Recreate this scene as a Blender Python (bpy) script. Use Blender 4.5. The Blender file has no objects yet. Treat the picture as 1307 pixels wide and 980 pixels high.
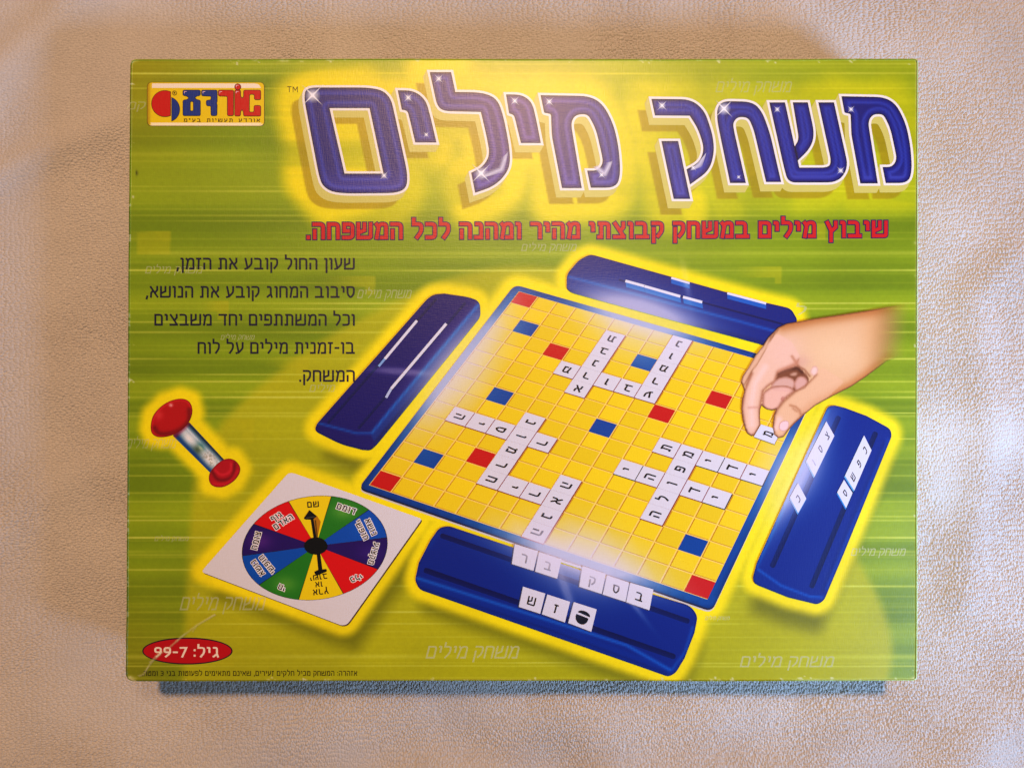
import bpy, math, random
import numpy as np
from mathutils import Vector, Matrix
from mathutils.geometry import delaunay_2d_cdt

random.seed(7)
rng = np.random.default_rng(7)
S = bpy.context.scene
C = S.collection

# ---------------------------------------------------------------- scale: the lid print is laid out in millimetre-like print units
U = 0.385 / 1010.0            # metres per print unit
H = 0.0406                    # height of the closed box
D = 1025.9 * U                # camera above the lid
CX, CY = 653.5, 490.0
def P(x, y, z=H):
    return ((x - CX) * U, (CY - y) * U, z)

# ---------------------------------------------------------------- camera
cd = bpy.data.cameras.new("camera")
cd.sensor_width = 36.0
cd.lens = 18.0 / math.tan(math.radians(32.5))
cd.clip_start = 0.01
cd.clip_end = 50
cam = bpy.data.objects.new("camera", cd)
cam.location = (0, 0, H + D)
C.objects.link(cam)
S.camera = cam

# ---------------------------------------------------------------- light: a warm room lamp beyond the top edge, cool window light low from the lower right
w = bpy.data.worlds.new("World")
S.world = w
w.use_nodes = True
w.node_tree.nodes["Background"].inputs[0].default_value = (0.86, 0.90, 1.0, 1)
w.node_tree.nodes["Background"].inputs[1].default_value = 0.11

def area(name, loc, target, size, power, col, sy=None):
    l = bpy.data.lights.new(name, 'AREA')
    l.size = size
    if sy:
        l.shape = 'RECTANGLE'; l.size_y = sy
    l.energy = power
    l.color = col
    o = bpy.data.objects.new(name, l)
    o.location = loc
    o.rotation_euler = (Vector(target) - Vector(loc)).to_track_quat('-Z', 'Y').to_euler()
    C.objects.link(o)
    return o
area("room_lamp", (-0.04, 1.25, 2.55), (0, 0, 0), 0.16, 48.0, (1.0, 0.56, 0.27))
wl = bpy.data.lights.new("window_light", 'SPOT')
wl.energy = 62; wl.color = (0.33, 0.57, 1.0); wl.spot_size = math.radians(42); wl.spot_blend = .85; wl.shadow_soft_size = .17
wo = bpy.data.objects.new("window_light", wl); wo.location = (0.74, -0.37, 0.47)
wo.rotation_euler = (Vector((0.20, -0.02, 0)) - wo.location).to_track_quat('-Z', 'Y').to_euler(); C.objects.link(wo)
area("ceiling_lamp", (0.08, 0.37, 0.90), (0.02, 0.1, 0), 0.15, 1.7, (1.0, 0.74, 0.54))

S.view_settings.view_transform = 'Standard'
S.view_settings.look = 'None'
S.view_settings.exposure = 0.05
S.view_settings.gamma = 1.0
S.cycles.transparent_max_bounces = 24
S.cycles.max_bounces = 6

# ---------------------------------------------------------------- numeric helpers
def lin(c):
    c = np.asarray(c, float) / 255.0
    return np.where(c <= 0.04045, c / 12.92, ((c + 0.055) / 1.055) ** 2.4)
def sm(a, b, x):
    t = np.clip((x - a) / (b - a), 0, 1)
    return t * t * (3 - 2 * t)
def mix(a, b, t):
    t = np.asarray(t)[..., None]
    return np.asarray(a, float) * (1 - t) + np.asarray(b, float) * t
def seg_dist(x, y, pts, closed=False):
    """distance of points to a polyline"""
    p = np.asarray(pts, float)
    q = np.roll(p, -1, 0) if closed else p[1:]
    p = p if closed else p[:-1]
    d = np.full(np.shape(x), 1e9)
    for (ax, ay), (bx, by) in zip(p, q):
        dx, dy = bx - ax, by - ay
        L = dx * dx + dy * dy + 1e-12
        t = np.clip(((x - ax) * dx + (y - ay) * dy) / L, 0, 1)
        d = np.minimum(d, np.hypot(x - ax - t * dx, y - ay - t * dy))
    return d
def inside(x, y, rings):
    r = np.zeros(np.shape(x), bool)
    for ring in rings:
        p = np.asarray(ring, float)
        q = np.roll(p, -1, 0)
        for (ax, ay), (bx, by) in zip(p, q):
            if ay == by: continue
            c = (ay > y) != (by > y)
            r ^= c & (x < (bx - ax) * (y - ay) / (by - ay) + ax)
    return r
def sdist(x, y, ring):
    d = seg_dist(x, y, ring, True)
    return np.where(inside(x, y, [ring]), -d, d)
def vnoise(x, y, seed=0):
    """smooth value noise 0..1"""
    xi = np.floor(x).astype(np.int64); yi = np.floor(y).astype(np.int64)
    fx = x - xi; fy = y - yi
    fx = fx * fx * (3 - 2 * fx); fy = fy * fy * (3 - 2 * fy)
    def h(a, b):
        n = (a * 374761393 + b * 668265263 + seed * 974634777) & 0x7fffffff
        n = ((n ^ (n >> 13)) * 1274126177) & 0x7fffffff
        return ((n ^ (n >> 16)) & 0xffff) / 65535.0
    return (h(xi, yi) * (1 - fx) + h(xi + 1, yi) * fx) * (1 - fy) + (h(xi, yi + 1) * (1 - fx) + h(xi + 1, yi + 1) * fx) * fy
def rnd(pts, n=5):
    """polygon whose (x, y, r) corners are rounded with radius r"""
    out = []
    N = len(pts)
    for i, p in enumerate(pts):
        if len(p) == 2 or p[2] <= 0:
            out.append((p[0], p[1])); continue
        a = np.array(pts[i - 1][:2], float); b = np.array(p[:2], float); c = np.array(pts[(i + 1) % N][:2], float)
        la, lc = np.linalg.norm(a - b), np.linalg.norm(c - b)
        ra, rc = min(p[2], la * .49), min(p[2], lc * .49)
        s = b + (a - b) / la * ra; e = b + (c - b) / lc * rc
        for k in range(n + 1):
            t = k / n
            q = (1 - t) ** 2 * s + 2 * t * (1 - t) * b + t * t * e
            out.append((q[0], q[1]))
    return out
def crop(pts, x0, y0, k):
    return [((p[0]) / k + x0, (p[1]) / k + y0) + ((p[2] / k,) if len(p) > 2 else ()) for p in pts]
def area2(r):
    r = np.asarray(r); q = np.roll(r, -1, 0)
    return np.sum(r[:, 0] * q[:, 1] - q[:, 0] * r[:, 1])
def offset(ring, d):
    r = np.asarray(ring, float)
    keep = [i for i in range(len(r)) if np.hypot(*(r[i] - r[i - 1])) > 1e-4]
    r = r[keep]
    if area2(r) < 0: d = -d
    out = []
    for i in range(len(r)):
        a, b, c = r[i - 1], r[i], r[(i + 1) % len(r)]
        u = (b - a) / np.hypot(*(b - a)); v = (c - b) / np.hypot(*(c - b))
        n1 = np.array([u[1], -u[0]]); n2 = np.array([v[1], -v[0]])
        m = n1 + n2
        l = np.dot(m, m)
        m = m * min(2 / max(l, 1e-6), 1.6)
        out.append(tuple(b + m * d))
    return out
def circle(cx, cy, rx, ry=None, n=32, a0=0.0, a1=2 * math.pi):
    ry = ry or rx
    full = abs(a1 - a0 - 2 * math.pi) < 1e-6
    return [(cx + rx * math.cos(a0 + (a1 - a0) * k / (n if full else n - 1)), cy + ry * math.sin(a0 + (a1 - a0) * k / (n if full else n - 1))) for k in range(n)]

def fill(rings, sp=None, test=None):
    """triangulated flat shape (even-odd rings), interior points every sp units"""
    V, Eg = [], []
    ext = np.ptp(np.asarray([p[:2] for p in rings[0]], float), axis=0)
    if sp is None and min(ext) > 24: sp = 12
    if sp:
        fine = []
        for ring in rings:
            q = []
            for i, p in enumerate(ring):
                p = np.array(p[:2], float); e = np.array(ring[(i + 1) % len(ring)][:2], float)
                k = max(1, int(math.ceil(np.hypot(*(e - p)) / max(sp, 10))))
                q += [tuple(p + (e - p) * t / k) for t in range(k)]
            fine.append(q)
        rings = fine
    for ring in rings:
        b = len(V); n = len(ring)
        V += [tuple(p[:2]) for p in ring]
        Eg += [(b + i, b + (i + 1) % n) for i in range(n)]
    if sp:
        a = np.asarray(V)
        gx = np.arange(a[:, 0].min() + sp * .5, a[:, 0].max(), sp); gy = np.arange(a[:, 1].min() + sp * .5, a[:, 1].max(), sp * .87)
        X, Y = np.meshgrid(gx, gy); X[::2] += sp * .5
        X, Y = X.ravel(), Y.ravel()
        k = inside(X, Y, rings) if test is None else test(X, Y)
        X, Y = X[k], Y[k]
        d = np.full(X.shape, 1e9)
        for r in rings: d = np.minimum(d, seg_dist(X, Y, r, True))
        k = d > sp * .4
        V += list(zip(X[k], Y[k]))
    vo, _, fo, _, _, _ = delaunay_2d_cdt([Vector(v) for v in V], Eg, [], 0, 1e-5, False)
    v = np.array([(q.x, q.y) for q in vo]); f = np.array([t for t in fo if len(t) == 3])
    c = v[f].mean(1)
    k = inside(c[:, 0], c[:, 1], rings) if test is None else test(c[:, 0], c[:, 1])
    return v, f[k]
def union(faces):
    V, Eg = [], []
    for fc in faces:
        b = len(V); n = len(fc); V += list(fc); Eg += [(b + i, b + (i + 1) % n) for i in range(n)]
    vo, _, fo, _, _, _ = delaunay_2d_cdt([Vector(v) for v in V], Eg, [], 0, 1e-5, False)
    v = np.array([(q.x, q.y) for q in vo]); f = np.array([t for t in fo if len(t) == 3])
    c = v[f].mean(1); k = np.zeros(len(f), bool)
    for fc in faces: k |= inside(c[:, 0], c[:, 1], [fc])
    return v, f[k]

# ---------------------------------------------------------------- lens streaks that are printed over the artwork
FL = [(592, 462, 92, 26, -52, .74), (578, 486, 60, 34, -52, .35), (818, 402, 82, 26, 16, .72), (812, 420, 60, 40, 16, .35), (745, 712, 100, 24, 17, .82), (742, 712, 60, 46, 17, .40),
      (1014, 604, 78, 20, -62, .70), (1012, 600, 44, 36, -62, .40), (873, 340, 34, 4, 80, .45), (510, 474, 34, 4, 4, .35), (800, 760, 36, 3, 52, .3), (722, 752, 30, 5, 70, .3)]
def flare(x, y):
    k = np.zeros(np.shape(x))
    for cx, cy, sx, sy, a, s in FL:
        c, n = math.cos(math.radians(a)), math.sin(math.radians(a))
        u = (x - cx) * c + (y - cy) * n; v = -(x - cx) * n + (y - cy) * c
        k = 1 - (1 - k) * (1 - s * np.minimum(1, 1.45 * np.exp(-(u / sx) ** 2 - (v / sy) ** 2)))
    return k

# the lid sags and bows a little
def lid_relief(x, y):
    a = np.clip((x - 162) / 1010, 0, 1); b = np.clip((y - 75) / 794, 0, 1)
    return -.0013 * np.sin(np.pi * a) * np.sin(np.pi * b) + .00028 * (vnoise(x / 260, y / 260, 91) - .5) * np.sin(np.pi * a) * np.sin(np.pi * b)

# ---------------------------------------------------------------- materials
def nodes(name):
    m = bpy.data.materials.new(name); m.use_nodes = True
    t = m.node_tree; t.nodes.clear()
    return m, t.nodes, t.links
def ink(name, alpha=False, rough=0.34, bump=0.10):
    m, N, L = nodes(name)
    out = N.new('ShaderNodeOutputMaterial'); b = N.new('ShaderNodeBsdfPrincipled')
    at = N.new('ShaderNodeAttribute'); at.attribute_name = 'ink'
    b.inputs['Roughness'].default_value = rough
    b.inputs['Specular IOR Level'].default_value = 0.42
    tc = N.new('ShaderNodeTexCoord')
    def thread(sx, sy):
        mp = N.new('ShaderNodeMapping'); mp.inputs['Scale'].default_value = (sx, sy, 1)
        no = N.new('ShaderNodeTexNoise'); no.inputs['Scale'].default_value = 1; no.inputs['Detail'].default_value = 1
        L.new(tc.outputs['Object'], mp.inputs[0]); L.new(mp.outputs[0], no.inputs['Vector'])
        return no.outputs['Fac']
    a = thread(2400, 260); c = thread(260, 2400)
    ad = N.new('ShaderNodeMath'); ad.operation = 'ADD'
    L.new(a, ad.inputs[0]); L.new(c, ad.inputs[1])
    bu = N.new('ShaderNodeBump'); bu.inputs['Strength'].default_value = bump; bu.inputs['Distance'].default_value = 0.0004
    L.new(ad.outputs[0], bu.inputs['Height'])
    L.new(bu.outputs[0], b.inputs['Normal'])
    # a little tooth in the ink
    mr = N.new('ShaderNodeMapRange'); mr.inputs[1].default_value = .6; mr.inputs[2].default_value = 1.4; mr.inputs[3].default_value = .965; mr.inputs[4].default_value = 1.03
    L.new(ad.outputs[0], mr.inputs[0])
    mu = N.new('ShaderNodeVectorMath'); mu.operation = 'SCALE'
    L.new(at.outputs['Color'], mu.inputs[0]); L.new(mr.outputs[0], mu.inputs['Scale'])
    L.new(mu.outputs[0], b.inputs['Base Color'])
    if alpha:
        tr = N.new('ShaderNodeBsdfTransparent'); mx = N.new('ShaderNodeMixShader')
        L.new(at.outputs['Alpha'], mx.inputs[0]); L.new(tr.outputs[0], mx.inputs[1]); L.new(b.outputs[0], mx.inputs[2])
        L.new(mx.outputs[0], out.inputs[0])
    else:
        L.new(b.outputs[0], out.inputs[0])
    return m
INK = ink('printed_linen_card')
INKA = ink('printed_linen_card_translucent', True)

# ---------------------------------------------------------------- art builder: flat print lying on the lid, one mesh per part
LAYER = 0.00004
class Art:
    def __init__(s): s.v, s.f, s.c, s.n, s.alpha = [], [], [], 0, False
    def add(s, vf, col, layer, alpha=None, wash=True):
        v, f = vf
        if len(f) == 0: return s
        x, y = v[:, 0], v[:, 1]
        c = col(x, y) if callable(col) else np.tile(np.asarray(col, float), (len(v), 1))
        if wash: c = mix(c, (228, 220, 234), flare(x, y))
        c = lin(np.clip(c, 0, 255)) ** 1.2
        a = np.ones(len(v)) if alpha is None else (alpha(x, y) if callable(alpha) else np.full(len(v), float(alpha)))
        if alpha is not None: s.alpha = True
        s.c.append(np.column_stack([c, a]))
        s.v.append(np.column_stack([(x - CX) * U, (CY - y) * U, H + layer * LAYER + lid_relief(x, y)]))
        f = f.copy()
        p = v[f]
        ar = (p[:, 1, 0] - p[:, 0, 0]) * (p[:, 2, 1] - p[:, 0, 1]) - (p[:, 2, 0] - p[:, 0, 0]) * (p[:, 1, 1] - p[:, 0, 1])
        f[ar > 0] = f[ar > 0][:, ::-1]
        f = f[np.abs(ar) > 2e-4]
        s.f.append(f + s.n); s.n += len(v)
        return s
    def build(s, name, parent, mat=None, label=None):
        v = np.concatenate(s.v); f = np.concatenate(s.f); c = np.concatenate(s.c)
        me = bpy.data.meshes.new(name)
        me.vertices.add(len(v)); me.vertices.foreach_set('co', v.astype(np.float32).ravel())
        me.loops.add(f.size); me.loops.foreach_set('vertex_index', f.astype(np.int32).ravel())
        me.polygons.add(len(f)); me.polygons.foreach_set('loop_start', np.arange(0, f.size, 3, dtype=np.int32))
        me.update(calc_edges=True)
        px, py = v[:, 0] / U + CX, CY - v[:, 1] / U
        gx = (lid_relief(px + 1, py) - lid_relief(px - 1, py)) / (2 * U); gy = -(lid_relief(px, py + 1) - lid_relief(px, py - 1)) / (2 * U)
        nn = np.column_stack([-gx, -gy, np.ones(len(v))]); nn /= np.linalg.norm(nn, axis=1)[:, None]
        me.normals_split_custom_set_from_vertices(nn.tolist())
        ca = me.color_attributes.new('ink', 'FLOAT_COLOR', 'POINT')
        ca.data.foreach_set('color', c.astype(np.float32).ravel())
        me.materials.append(mat or (INKA if s.alpha else INK))
        o = bpy.data.objects.new(name, me); C.objects.link(o)
        if parent: o.parent = parent
        if label: o['label'] = label
        return o

# ---------------------------------------------------------------- a square Hebrew stroke face (x to the right, y up, height 1)
def arcq(a, b, c, n=4):
    return [((1 - t) ** 2 * a[0] + 2 * t * (1 - t) * b[0] + t * t * c[0], (1 - t) ** 2 * a[1] + 2 * t * (1 - t) * b[1] + t * t * c[1]) for t in [k / n for k in range(n + 1)]]
def soft(pts):
    """(x,y,r) corners become arcs in an open polyline"""
    out = []
    for i, p in enumerate(pts):
        if len(p) == 2 or i in (0, len(pts) - 1): out.append(p[:2]); continue
        a, b, c = np.array(pts[i - 1][:2], float), np.array(p[:2], float), np.array(pts[i + 1][:2], float)
        ra = min(p[2], np.linalg.norm(a - b) * .5); rc = min(p[2], np.linalg.norm(c - b) * .5)
        out += [tuple(q) for q in arcq(b + (a - b) / np.linalg.norm(a - b) * ra, b, b + (c - b) / np.linalg.norm(c - b) * rc)]
    return out
R = .22
GL = {  # width, strokes
 'א': (.56, [[(0, 1), (.56, 0)], [(.54, 1), (.54, .68), (.36, .42)], [(.02, 0), (.04, .40), (.20, .62)]]),
 'ב': (.60, [[(0, 1), (.46, 1, R), (.46, 0)], [(0, 0), (.60, 0)]]),
 'ג': (.38, [[(.06, 1), (.30, 1, R), (.30, .3), (.38, 0)], [(.29, .28), (.02, 0)]]),
 'ד': (.56, [[(0, 1), (.56, 1)], [(.46, 1), (.46, 0)]]),
 'ה': (.54, [[(0, 1), (.54, 1, R), (.54, 0)], [(.03, .50), (.03, 0)]]),
 'ו': (.12, [[(0, 1), (.12, 1, .1), (.12, 0)]]),
 'ז': (.28, [[(0, 1), (.28, 1)], [(.15, 1), (.12, 0)]]),
 'ח': (.54, [[(0, 0), (0, 1), (.54, 1, R), (.54, 0)]]),
 'ט': (.56, [[(0, 1), (0, 0, .1), (.56, 0, .1), (.56, 1, R), (.30, 1), (.28, .62)]]),
 'י': (.12, [[(0, 1), (.12, 1, .1), (.12, .52)]]),
 'כ': (.46, [[(0, 1), (.46, 1, R), (.46, 0, R), (0, 0)]]),
 'ך': (.46, [[(0, 1), (.46, 1, R), (.46, -.34)]]),
 'ל': (.46, [[(.0, 1.34), (.0, 1), (.46, 1, R), (.46, .45, .2), (.20, 0)]]),
 'מ': (.58, [[(0, 1), (.13, .80), (.02, 0)], [(.12, .78), (.22, 1, .15), (.58, 1, R), (.58, 0), (.30, 0)]]),
 'ם': (.54, [[(.02, 1), (.54, 1, R), (.54, 0), (0, 0), (0, 1), (.06, 1)]]),
 'נ': (.32, [[(.06, 1), (.32, 1, R), (.32, 0), (0, 0)]]),
 'ן': (.12, [[(0, 1), (.12, 1, .1), (.12, -.34)]]),
 'ס': (.56, [[(0, 1), (.56, 1, R), (.56, .30, .3), (.34, 0, .12), (.22, 0, .12), (.03, .30, .3), (.03, 1)]]),
 'ע': (.52, [[(.02, 1), (.18, .08)], [(.52, 1), (.52, .45, .2), (.18, .04), (0, -.02)]]),
 'פ': (.52, [[(.26, .50), (.03, .50), (.03, 1), (.52, 1, R), (.52, 0, R), (0, 0)]]),
 'ף': (.52, [[(.26, .50), (.03, .50), (.03, 1), (.52, 1, R), (.52, -.34)]]),
 'צ': (.54, [[(.02, 1), (.50, .10)], [(.0, 0), (.54, 0)], [(.52, 1), (.52, .72), (.34, .45)]]),
 'ץ': (.54, [[(.02, 1), (.24, .42), (.24, -.34)], [(.52, 1), (.52, .66), (.26, .36)]]),
 'ק': (.52, [[(0, 1), (.52, 1, R), (.52, .40, .2), (.28, .04)], [(.03, .58), (.03, -.34)]]),
 'ר': (.48, [[(0, 1), (.48, 1, R), (.48, 0)]]),
 'ש': (.74, [[(0, 1), (0, 0), (.74, 0, .12), (.74, 1)], [(.37, 1), (.37, .55), (.04, .38)]]),
 'ת': (.60, [[(.06, 1), (.58, 1, R), (.58, 0)], [(.14, 1), (.14, 0), (0, 0)]]),
 '.': (.0, [[(0, 0), (0, .03)]]), ',': (.04, [[(.05, .04), (0, -.18)]]), '-': (.24, [[(0, .5), (.24, .5)]]), '–': (.30, [[(0, .5), (.30, .5)]]),
 ':': (.0, [[(0, .1), (0, .13)], [(0, .72), (0, .75)]]), '"': (.16, [[(0, 1), (0, .8)], [(.16, 1), (.16, .8)]]),
 '7': (.46, [[(0, 1), (.46, 1), (.14, 0)]]), '3': (.44, [[(0, 1), (.44, 1, .2), (.44, .52, .2), (.14, .52)], [(.3, .52), (.44, .50, .1), (.44, 0, .2), (0, 0)]]),
 '9': (.44, [[(.44, .5), (.0, .5, .2), (0, 1, .2), (.44, 1, .2), (.44, .4, .2), (.10, 0)]]),
 'T': (.6, [[(0, 1), (.6, 1)], [(.3, 1), (.3, 0)]]), 'M': (.7, [[(0, 0), (0, 1), (.35, .3), (.7, 1), (.7, 0)]]),
 'R': (.5, [[(0, 0), (0, 1), (.5, 1, .2), (.5, .5, .2), (0, .5)], [(.25, .5), (.5, 0)]]),
}
GC = {}
def glyph(ch, t, g=0.0):
    k = (ch, round(t, 3), round(g, 3))
    if k in GC: return GC[k]
    wd, st = GL[ch]; h0 = t / 2; h = (t + g) / 2
    faces = []
    for s in st:
        p = [np.array((q[0] + h0, q[1] * (1 - t) + h0)) for q in soft(s)]
        p = [q for i, q in enumerate(p) if i == 0 or np.linalg.norm(q - p[i - 1]) > 1e-4]
        u = (p[0] - p[1]) / np.linalg.norm(p[0] - p[1]); v = (p[-1] - p[-2]) / np.linalg.norm(p[-1] - p[-2])
        # square ends reach the box, except slanted ones which stop at it
        p[0] = p[0] + u * h * max(abs(u)); p[-1] = p[-1] + v * h * max(abs(v))
        for i in range(len(p) - 1):
            d = (p[i + 1] - p[i]) / np.linalg.norm(p[i + 1] - p[i]); n = np.array((-d[1], d[0])) * h
            faces.append([tuple(p[i] + n), tuple(p[i + 1] + n), tuple(p[i + 1] - n), tuple(p[i] - n)])
            if i:
                d0 = (p[i] - p[i - 1]) / np.linalg.norm(p[i] - p[i - 1]); n0 = np.array((-d0[1], d0[0])) * h
                for s1 in (1, -1):
                    a, b = p[i] + s1 * n0, p[i] + s1 * n
                    if np.linalg.norm(a - b) < 1e-4: continue
                    m = n0 + n; l = np.dot(m, m)
                    if l < h * h * .6: faces.append([tuple(p[i]), tuple(a), tuple(b)]); continue
                    faces.append([tuple(p[i]), tuple(a), tuple(p[i] + s1 * m * (2 * h * h / l)), tuple(b)])
    faces = [f for f in faces if abs(area2(f)) > 1e-7]
    GC[k] = union(faces) + (wd + t,)
    return GC[k]
def layout(s, t, gap, space):
    """right-to-left line: list of (glyph, x of its left side), total width"""
    x = 0; out = []
    for ch in s:
        if ch == ' ': x -= space; continue
        wd = GL[ch][0] + t
        x -= wd; out.append((ch, x)); x -= gap
    return out, -x - gap
def text(art, s, xr, xl, base, h, t, col, layer, slope=0.0, shear=0.0, grow=0.0, alpha=None, gap=.13, space=.34, ltr=False, wash=True):
    """one printed line from xr leftwards to xl, sitting on base (a print y), glyph height h"""
    if ltr: s = s[::-1]
    g, wd = layout(s, t, gap, space)
    kx = (xr - xl) / wd
    for ch, gx in g:
        v, f, _ = glyph(ch, t, grow)
        X = xr + (v[:, 0] + gx) * kx
        Y = base - v[:, 1] * h
        X = X + shear * (base - Y)
        Y = Y + slope * (X - xr)
        art.add((np.column_stack([X, Y]), f), col, layer, alpha, wash); layer += .012
def rtext(art, s, cx, cy, h, ang, t, col, layer, grow=0.0, kx=1.0, sq=(1, 0, 0, 1), gap=.13, alpha=None):
    """short word centred at cx, cy, turned clockwise by ang degrees and squeezed by the 2x2 sq"""
    g, wd = layout(s, t, gap, .3)
    c, n = math.cos(math.radians(ang)), math.sin(math.radians(ang))
    for ch, gx in g:
        v, f, _ = glyph(ch, t, grow)
        x = (v[:, 0] + gx + wd / 2) * h * kx; y = -(v[:, 1] - .5) * h
        X = c * x - n * y; Y = n * x + c * y
        art.add((np.column_stack([cx + sq[0] * X + sq[1] * Y, cy + sq[2] * X + sq[3] * Y]), f), col, layer, alpha); layer += .1

def homog(src, dst):
    A = []
    for (x, y), (u, v) in zip(src, dst):
        A.append([x, y, 1, 0, 0, 0, -u * x, -u * y, -u]); A.append([0, 0, 0, x, y, 1, -v * x, -v * y, -v])
    return np.linalg.svd(np.array(A, float))[2][-1].reshape(3, 3)
def hmap(M, p):
    p = np.asarray(p, float)
    q = np.column_stack([p, np.ones(len(p))]) @ M.T
    return q[:, :2] / q[:, 2:]

# ================================================================ outlines of the printed pictures
RACKS = {
 'left': rnd([(550, 375.7, 12), (567.5, 374.6), (597.4, 379, 6), (612.5, 384, 8), (613.4, 404, 6), (482, 566, 6), (473, 575, 5), (462, 574), (435.4, 567.2, 10), (401, 550, 7), (404, 541, 3)]),
 'top': rnd([(723.5, 350, 6), (738.7, 332, 6), (752.5, 324.6, 8), (760, 326), (929, 373.4), (978.7, 386.6), (1010, 393.8, 6), (1018, 408, 4), (1006, 449, 6), (729, 373.4, 6), (723.4, 368, 3)]),
 'right': rnd([(1057, 518, 5), (1066, 517.5), (1079, 520.7), (1106.6, 531), (1136, 547, 6), (1138, 556, 4), (1077, 705.7), (1051.5, 766, 5), (1043, 771, 4), (1005.7, 762), (963, 745, 6), (960.8, 737, 3), (966, 718)]),
 'bottom': rnd([(529.6, 740, 4), (534.4, 718), (549.3, 689.3), (560.8, 673, 6), (573, 671.2, 5), (834.8, 758.7), (882, 773, 8), (890.5, 786, 6), (886.4, 806.9), (873.8, 839), (862.3, 858, 5), (853, 862.8, 4), (535, 752, 6)]),
}
CARD = rnd([(369, 602, 7), (538.5, 662.5, 4), (441, 800, 9), (256.5, 729.5, 5)])
BQ = [(662.3, 371.6), (1041.5, 479.8), (902.9, 764.9), (470.5, 619.1)]
BOARD = rnd([(657, 363, 9), (1052, 475.5, 8), (909, 778.5, 10), (457.5, 622.5, 9)])
K = 3.2675
TCAP = rnd([tuple(p) + (14 / 1,) for p in crop([(103, 220), (113, 160), (165, 110), (228, 90), (270, 103), (283, 150), (260, 205), (205, 245), (150, 257), (115, 248)], 160, 480, K)])
TTUBE = rnd(crop([(266, 192), (415, 352), (352, 402), (197, 248)], 160, 480, K))
TBASE = rnd([tuple(p) + (10,) for p in crop([(345, 432), (352, 395), (400, 348), (445, 341), (477, 370), (479, 402), (452, 440), (405, 466), (360, 460)], 160, 480, K)])
TIMER = rnd(crop([(103, 220), (113, 160), (165, 110), (228, 90), (270, 103), (283, 150), (275, 195), (410, 345), (450, 342), (479, 385), (452, 440), (405, 466), (355, 455), (350, 405), (195, 252), (150, 257), (115, 248)], 160, 480, K))
K2 = 4.357
HAND = crop([(1215, 205), (1160, 213), (1000, 245), (850, 268), (700, 290), (540, 319), (495, 340), (440, 395), (410, 440), (370, 490), (330, 560), (297, 608), (288, 640), (299, 665), (307, 690), (293, 740),
             (290, 790), (297, 850), (310, 895), (322, 927), (344, 943), (362, 938), (378, 910), (395, 880), (392, 830), (394, 795), (402, 772), (428, 793), (460, 801), (482, 793), (470, 830), (464, 890), (472, 935), (495, 955),
             (525, 946), (555, 905), (585, 872), (640, 822), (700, 772), (800, 717), (900, 666), (980, 612), (1050, 560), (1095, 527), (1150, 508), (1215, 500)], 880, 340, K2)

# title letters, traced as outer outlines (+ counter)
def T2(p): return rnd(crop(p, 370, 70, K2))
def T3(p): return rnd(crop(p, 600, 70, K2))
def T4(p): return rnd(crop(p, 800, 60, K))
MEM = [(392, 225), (665, 230, 60), (740, 275, 60), (800, 390, 60), (828, 520, 60), (838, 660, 60), (815, 738, 60), (672, 738), (652, 643), (712, 643, 30), (742, 600, 40), (730, 540, 40), (700, 410, 60), (655, 331, 25), (590, 331, 30), (560, 375, 40), (622, 740), (512, 740), (455, 450, 20), (450, 330, 10), (412, 322, 6)]
SHIN = [(984, 131), (1003.5, 131), (1011, 170), (1024, 205, 5), (1030, 207), (1050, 207, 14), (1046, 180), (1038, 131), (1056, 131), (1068, 190), (1070, 212, 14), (1060, 233, 14), (1012, 233, 14), (1000, 218, 10)]
SHIN = [(982, 131), (1002, 131), (1020.5, 214), (1058, 214, 10), (1061, 206, 8), (1044.5, 131), (1064.5, 131), (1083, 214, 12), (1070, 233, 14), (1006, 233, 10), (1001, 214), (1000, 210)]
TITLE = [
 [T2([(78, 240, 60), (90, 183, 60), (490, 183, 110), (560, 235, 60), (582, 330, 60), (660, 690, 90), (630, 767, 90), (250, 771, 110), (180, 730, 60), (160, 670, 60)]), T2([(220, 297), (443, 297), (520, 660), (303, 660)])],
 [T2([(600, 198), (690, 200, 60), (755, 250, 60), (778, 330, 60), (815, 487), (697, 487), (655, 312, 20), (622, 305)])],
 [T2([(778, 98), (897, 98), (920, 208), (1070, 209, 90), (1155, 245, 70), (1190, 350, 60), (1222, 520, 60), (1225, 620, 60), (1180, 690, 60), (1120, 735, 40), (1030, 766), (1008, 655), (1070, 625, 40), (1112, 560, 40), (1098, 470, 60), (1062, 318), (850, 313, 45), (818, 280, 30)])],
 [T3([(200, 221), (290, 222, 60), (345, 265, 50), (365, 345, 50), (394, 490), (283, 490), (245, 335, 20), (217, 326)])],
 [T3(MEM)],
 [T4([(103, 217), (268, 219, 40), (325, 265, 40), (360, 370, 40), (366, 440, 40), (345, 515, 40), (265, 573), (250, 510), (305, 480, 30), (324, 425, 30), (300, 345, 40), (263, 287), (118, 286)]), ],
 [T4([(377, 300, 30), (378, 250, 40), (405, 226, 30), (525, 229, 45), (565, 270, 40), (598, 360, 40), (645, 563), (582, 563), (530, 345, 30), (508, 295, 20), (465, 291, 22), (443, 315, 20), (448, 350, 20), (498, 567), (432, 567), (385, 345, 30)])],
 [rnd(SHIN)],
 [rnd([(1074 + (x - 690) * .88, 234 + (y - 239.5) * .94) + ((r * .88,) if r else ()) for (x, y, r) in [(p[0] / K2 + 600, p[1] / K2 + 70, (p[2] / K2 if len(p) > 2 else 0)) for p in MEM]])],
]
QOFLEG = T4([(145, 392), (215, 392), (266, 633), (197, 633)])
SHINARM = rnd([(1012, 131), (1031, 131), (1040, 172, 14), (1034, 190, 14), (1018.5, 205), (1014.5, 187), (1020, 178, 8)])

def rimmed(rings, d):
    return [offset(rings[0], d)] + [offset(r, -d) for r in rings[1:]]
EXT = (-5.0, 9.0)

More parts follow.
